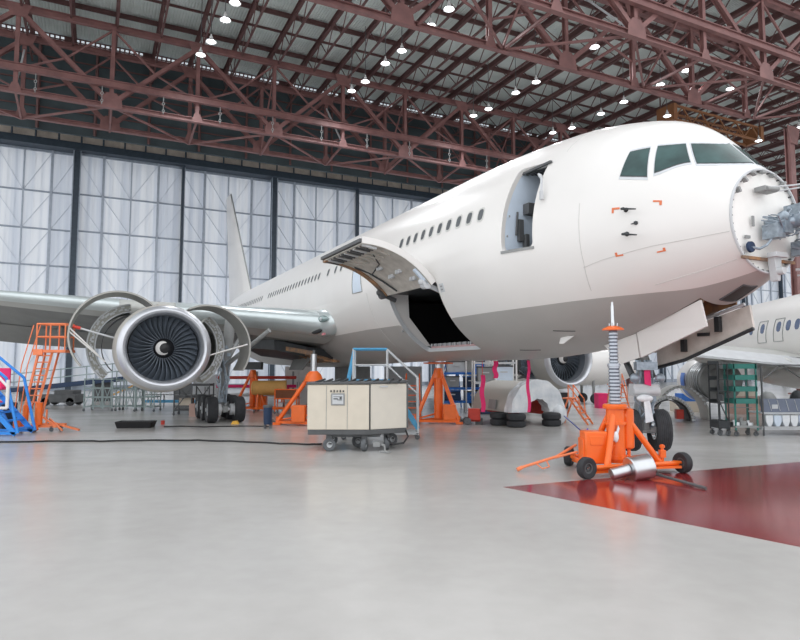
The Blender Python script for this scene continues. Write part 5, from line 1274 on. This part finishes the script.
# magenta streamers
for (x, y, z0, z1, w_, lb) in ((4.10,19.9,.90,2.54,.10,'long magenta streamer hanging in front of the wrapped cowl'),(2.98,22.5,.72,2.05,.16,'magenta streamer hanging beside the white framed rack'),(3.25,21.2,1.95,2.54,.16,'short magenta streamer under the belly left of the far engine')):
    r = thing('warning_streamer', lb, 'streamer', (x,y,z0), 0, 'magenta warning streamers')
    MB().grid(lambda u,v: Vector(((u-.5)*w_+.03*math.sin(v*9), .02*math.sin(v*7+u), (z1-z0)*v)), 3, 24).build('ribbon', MAGENTA, r)
    MB().tube((.0,0,z1-z0-.03),(.0,0,2.55-z0),.012,n=6).build('cord', REDP, r)

# --- right: teal rack trolley, open black trolley, parts table with bins
TR = thing('shelf_trolley', 'teal shelf trolley with metal parts on its bottom shelf', 'trolley', (11.32,21.15,0))
for x in (.02,.76):
    for y in (0,.6): MB().bar((x,y,.2),(x,y,2.45),.045,.045).build('post', TEAL, TR, smooth=0)
for z_ in (2.36,1.98,1.59,1.18): MB().box((.39,.3,z_-.07),(.80,.62,.02)).box((.39,-.01,z_),(.82,.025,.17)).box((.39,.61,z_),(.82,.025,.17)).box((-.01,.3,z_),(.025,.62,.17)).box((.79,.3,z_),(.025,.62,.17)).build('shelf', TEAL, TR, smooth=0)
MB().box((.39,.3,.32),(.80,.66,.06)).box((.39,.3,.95),(.76,.02,.03)).build('bottom_shelf', MIDG, TR, smooth=0)
for x in (.06,.72):
    for y in (.04,.56): caster(TR,(x,y,0),.085)
for k, (x, w_, h_, z_, m_, lb) in enumerate(((.16,.2,.18,.35,STEEL,'bright metal fitting at the left of the teal trolley bottom shelf'),(.40,.2,.26,.35,MIDG,'grey metal fitting in the middle of the teal trolley bottom shelf'),(.64,.18,.16,.35,STEEL,'small bright fitting at the right of the teal trolley bottom shelf'),(.25,.25,.14,1.53,DARKG,'dark box on the third teal shelf'),(.57,.22,.16,1.53,LIGHTG,'light grey box on the third teal shelf'),(.39,.3,.12,1.12,LINER,'pale tray on the lowest teal shelf'))):
    q = MB().box((0,0,h_*.3),(w_,.34,h_*.6)).tube((0,0,h_*.5),(0,0,h_),w_*.3,n=14).tube((-w_*.3,-.05,h_*.5),(-w_*.3,-.05,h_*.95),w_*.12,n=10).tube((w_*.34,.05,h_*.5),(w_*.34,.05,h_*.9),w_*.1,n=10)
    o = q.build('metal_fitting' if z_ < 1 else 'small_box', m_, loc=(11.28+x,21.45,z_), smooth=40); tag(o, lb, 'fitting' if z_ < 1 else 'box', 'parts on the teal trolley')
BT = thing('open_trolley', 'tall open black frame trolley left of the teal shelves', 'trolley', (10.86,21.3,0))
for x in (0,.34):
    for y in (0,.6): MB().bar((x,y,.2),(x,y,2.45),.035,.035).build('post', DARK, BT, smooth=0)
q = MB()
for z_ in (2.43,1.9,1.5,1.1): q.box((.17,.3,z_),(.38,.62,.02)); q.box((.17,.61,z_+.05),(.38,.02,.14))
q.build('shelf', DARK, BT, smooth=0); MB().box((.17,.3,.38),(.40,.64,.26)).build('base_box', DARK, BT, smooth=0, bevel=.02); MB().bar((.02,0,1.2),(.32,0,.5),.03,.03).box((.04,-.02,1.3),(.16,.1,.22)).build('side_arm', DARK, BT, smooth=0)
for x in (.03,.31):
    for y in (.04,.56): caster(BT,(x,y,0),.085)
TB = thing('parts_table', 'long grey parts table with dark panel at the right edge', 'table', (12.42,21.4,0))
MB().box((1.3,.45,.22),(2.7,.9,.06)).box((1.3,-.0,.28),(2.7,.04,.06)).build('lower_rail', LIGHTG, TB, smooth=0)
MB().box((1.3,.45,.76),(2.7,.9,.05)).build('table_top', LIGHTG, TB, smooth=0)
MB().box((1.3,.04,1.02),(2.66,.05,.46)).build('front_panel', mat('slate_panel',(.17,.20,.27),.45), TB, smooth=0)
q = MB()
for k in range(9): q.bar((.2+.3*k,.005,1.22),(.3+.3*k,.005,.84),.018,.012)
q.box((.42,.0,.98),(.2,.02,.14)); q.build('panel_strut', LIGHTG, TB, smooth=0)
for x in (0,2.6):
    for y in (0,.9): MB().bar((x,y,0),(x,y,2.4),.045,.045).build('post', DARKG, TB, smooth=0)
q = MB().bar((0,0,2.4),(2.6,0,2.4),.04,.04).bar((0,.9,2.4),(2.6,.9,2.4),.04,.04).bar((.1,.0,1.95),(.65,0,2.38),.03,.03).bar((.75,0,2.38),(1.35,0,1.95),.03,.03); q.build('top_frame', DARKG, TB, smooth=0)
for k in range(6):
    r = thing('parts_bin', ['leftmost white bin hanging below the dark table panel','second white bin from the left below the dark table panel','third white bin from the left below the dark table panel','fourth white bin from the left below the dark table panel','fifth white bin from the left below the dark table panel','sixth white bin from the left below the dark table panel'][k], 'bin', (12.58+.285*k,21.30,.32), 0, 'white bins under the parts table')
    MB().prism([(-.125,0,.40),(.125,0,.40),(.125,0,.16),(.06,0,.0),(-.06,0,.0),(-.125,0,.16)],(0,.24,0)).build('bin_body', LINER if k%3==1 else FILMW, r, smooth=0, bevel=.01); MB().box((0,-.005,.39),(.26,.02,.03)).build('bin_rim', MIDG, r, smooth=0)
for k, (x, sx_, sz_, m_, lb) in enumerate(((.45,.5,.16,MIDG,'grey cover lying at the left on the parts table'),(1.5,.40,.17,DARK,'dark rounded cover on the middle of the parts table'),(2.1,.35,.12,LIGHTG,'pale cover lying on the parts table near the frame edge'))):
    o = MB().sphere((0,0,sz_*2.2),(sx_*.55,.32,sz_*2.2),16,8).build('part_cover', m_, loc=(12.42+x,21.85,.785)); tag(o, lb, 'cover', 'covers on the parts table')
# stacked boxes further back right
for k, (x, y, z_, w_, h_, m_, lb) in enumerate(((15.3,33.2,0,1.6,.55,CREAM,'long cream box on the floor behind the open black trolley'),(15.4,33.2,.55,1.2,.4,LOGOB,'blue box on top of the long cream box'),(17.3,31.5,0,1.4,.9,MATS['pinkish_carton'],'pinkish brown box behind the teal trolley'),(17.2,31.5,.9,1.2,.4,CREAM,'cream box on top of the pinkish brown box'),(11.6,36,0,.55,.85,MAGENTA,'magenta red box far behind the ribbed screw'),(8.8,36,0,1.6,.9,DARK,'black case far behind the orange step ladder'))):
    o = MB().box((0,0,h_/2),(w_,.8,h_)).box((0,-.41,h_*.75),(w_*.5,.02,.06)).build('storage_box', m_, loc=(x,y,z_), smooth=0); tag(o, lb, 'box', 'storage boxes at the back right')

# ================================================================== SECOND AIRLINER (right edge), facing away
bA = rad(8.3)
P2 = thing('narrow_body_airliner', 'white narrow-body airliner parked behind the nose at the right edge', 'airplane', (17.75,25.4,0), -bA)   # local y = forward (away), x = its right (screen right)
zc2, R2 = 3.62, 1.98
pr = [(.05,-17),(.6,-16.2),(1.1,-14),(R2,-8)]+[(R2,k) for k in range(-6,11,2)]+[(1.85,13),(1.45,15.5),(.9,17),(.3,17.8),(.02,18)]
MB().lathe(pr, (0,0,zc2), 'y', 40).build('fuselage', WHITE, P2)
def f2(y, a, off=0): # a from up toward -x (left side facing the camera)
    return Vector((-(R2+off)*math.sin(a), y, zc2+(R2+off)*math.cos(a)))
def oval2(y, a, hs, hh, off):
    q = MB(); n=14; ring=[]; low=[]
    for k in range(n):
        A = 2*PI*k/n; c_, s_ = math.cos(A), math.sin(A)
        yy = y+math.copysign(abs(c_)**.8,c_)*hs; aa = a+math.copysign(abs(s_)**.8,s_)*hh/R2
        ring.append(q.bm.verts.new(f2(yy,aa,off))); low.append(q.bm.verts.new(f2(yy,aa,off-.02)))
    q.bm.faces.new(ring)
    for k in range(n): q.bm.faces.new((ring[k],low[k],low[(k+1)%n],ring[(k+1)%n]))
    return q
aw = rad(78)
for k, y in enumerate((-7.2,-6.0,-4.9,-3.9,-3.0,-2.15,-1.35,-.6,.25,1.82,3.0)):
    oval2(y, aw, .19, .22, .012).build('cabin_window', mat('far_window_blue',(.10,.14,.24),.2) if k == 0 else MATS['far_window_blue'], P2)
for y in (.25,1.82):
    ex_ = ((y-.42,rad(68)),(y+.42,rad(68)),(y+.42,rad(96)),(y-.42,rad(96)))
    pp = [f2(ex_[i][0]+(ex_[(i+1)%4][0]-ex_[i][0])*k/10, ex_[i][1]+(ex_[(i+1)%4][1]-ex_[i][1])*k/10, .008) for i in range(4) for k in range(10)]
    MB().path(pp,.016,5,True).build('emergency_exit', MIDG, P2)
# wing, stub visible under the nose, engine, belly fairing
q = MB()
def w2(u, v):
    x = -1.6-6.2*u; le = 4.2-3.3*u; ch = 6.6-3.0*u; k = v*2 if v < .5 else 2-v*2
    t_ = .42*(1-.5*u)*math.sin(PI*min(1,k**.6))*(1 if v < .5 else -1); return Vector((x, le-ch*k, 2.75+.55*u+t_-.12*k))
q.grid(w2, 10, 28); q.build('wing', WINGAL, P2, smooth=60)
MB().sphere((-.6,.5,2.15),(1.7,5.2,.75),28,14).build('belly_fairing', WHITE, P2)
MB().prism([(-1.6,-2.2,2.55),(-7.0,-3.2,3.1),(-7.0,-3.9,2.75),(-1.6,-3.2,2.2)],(0,0,.08)).build('flap', LIGHTG, P2, smooth=0)
for x in (-3.0,-5.4): MB().sphere((x,-1.6,2.5+.1*(-x-3)),(.22,1.6,.26),12,8).build('flap_track_fairing', WINGAL, P2)
E2 = MB().lathe([(.02,-1.6),(.30,-1.5),(.50,-.6),(.62,-.2),(.88,-.1),(.93,.9),(.95,1.7),(.93,1.72)], (-3.85,1.6,1.72), 'y', 32).build('engine', MIDG, P2)
MB().lathe([(.95,1.7),(1.02,2.0),(1.0,2.9),(.92,3.25),(.8,3.3),(.78,2.4)], (-3.85,1.6,1.72), 'y', 32).build('inlet_cowl', WHITE, E2)
MB().lathe([(1.035,1.72),(1.035,2.3)], (-3.85,1.6,1.72), 'y', 20, a0=rad(180), a1=rad(290)).build('livery_panel', LOGOB, E2)
q = MB()
for k in range(5): q.torus((-3.85,1.6+.25+k*.28,1.72),.93,.03,'y',28,6)
q.build('case_flange', STEEL, E2)
MB().box((-3.85,2.2,2.55),(.35,2.8,.6)).build('pylon', LIGHTG, P2, bevel=.06)
# third, low white jet far behind the left engine
P3 = thing('regional_jet', 'low white jet fuselage far behind the left engine', 'airplane', (10.5,41,0), rad(-78))
MB().lathe([(.02,-7),(.5,-6.5),(1.1,-5),(1.28,-3)]+[(1.28,k) for k in range(-1,4,2)]+[(.95,4.6),(.3,6.4),(.02,6.5)], (0,0,2.42), 'y', 32).build('fuselage', WHITE, P3)
MB().box((1.28,.4,2.1),(.04,.34,.14)).box((-1.28,.4,2.1),(.04,.34,.14)).build('cabin_window', DARK, P3, smooth=0)
[MB().tube((x_,y_,0),(x_,y_,1.5),.09,n=10).build('landing_gear', MIDG, P3) for x_, y_ in ((0,-3.5),(-.8,2),(.8,2))]
for x, y in ((0,-3.5),(-.8,2),(.8,2)): MB().lathe([(.05,-.1),(.3,-.1),(.32,0),(.3,.1),(.05,.1)],(x+.14,y,.32),'x',18).build('wheel', RUBBER, P3)
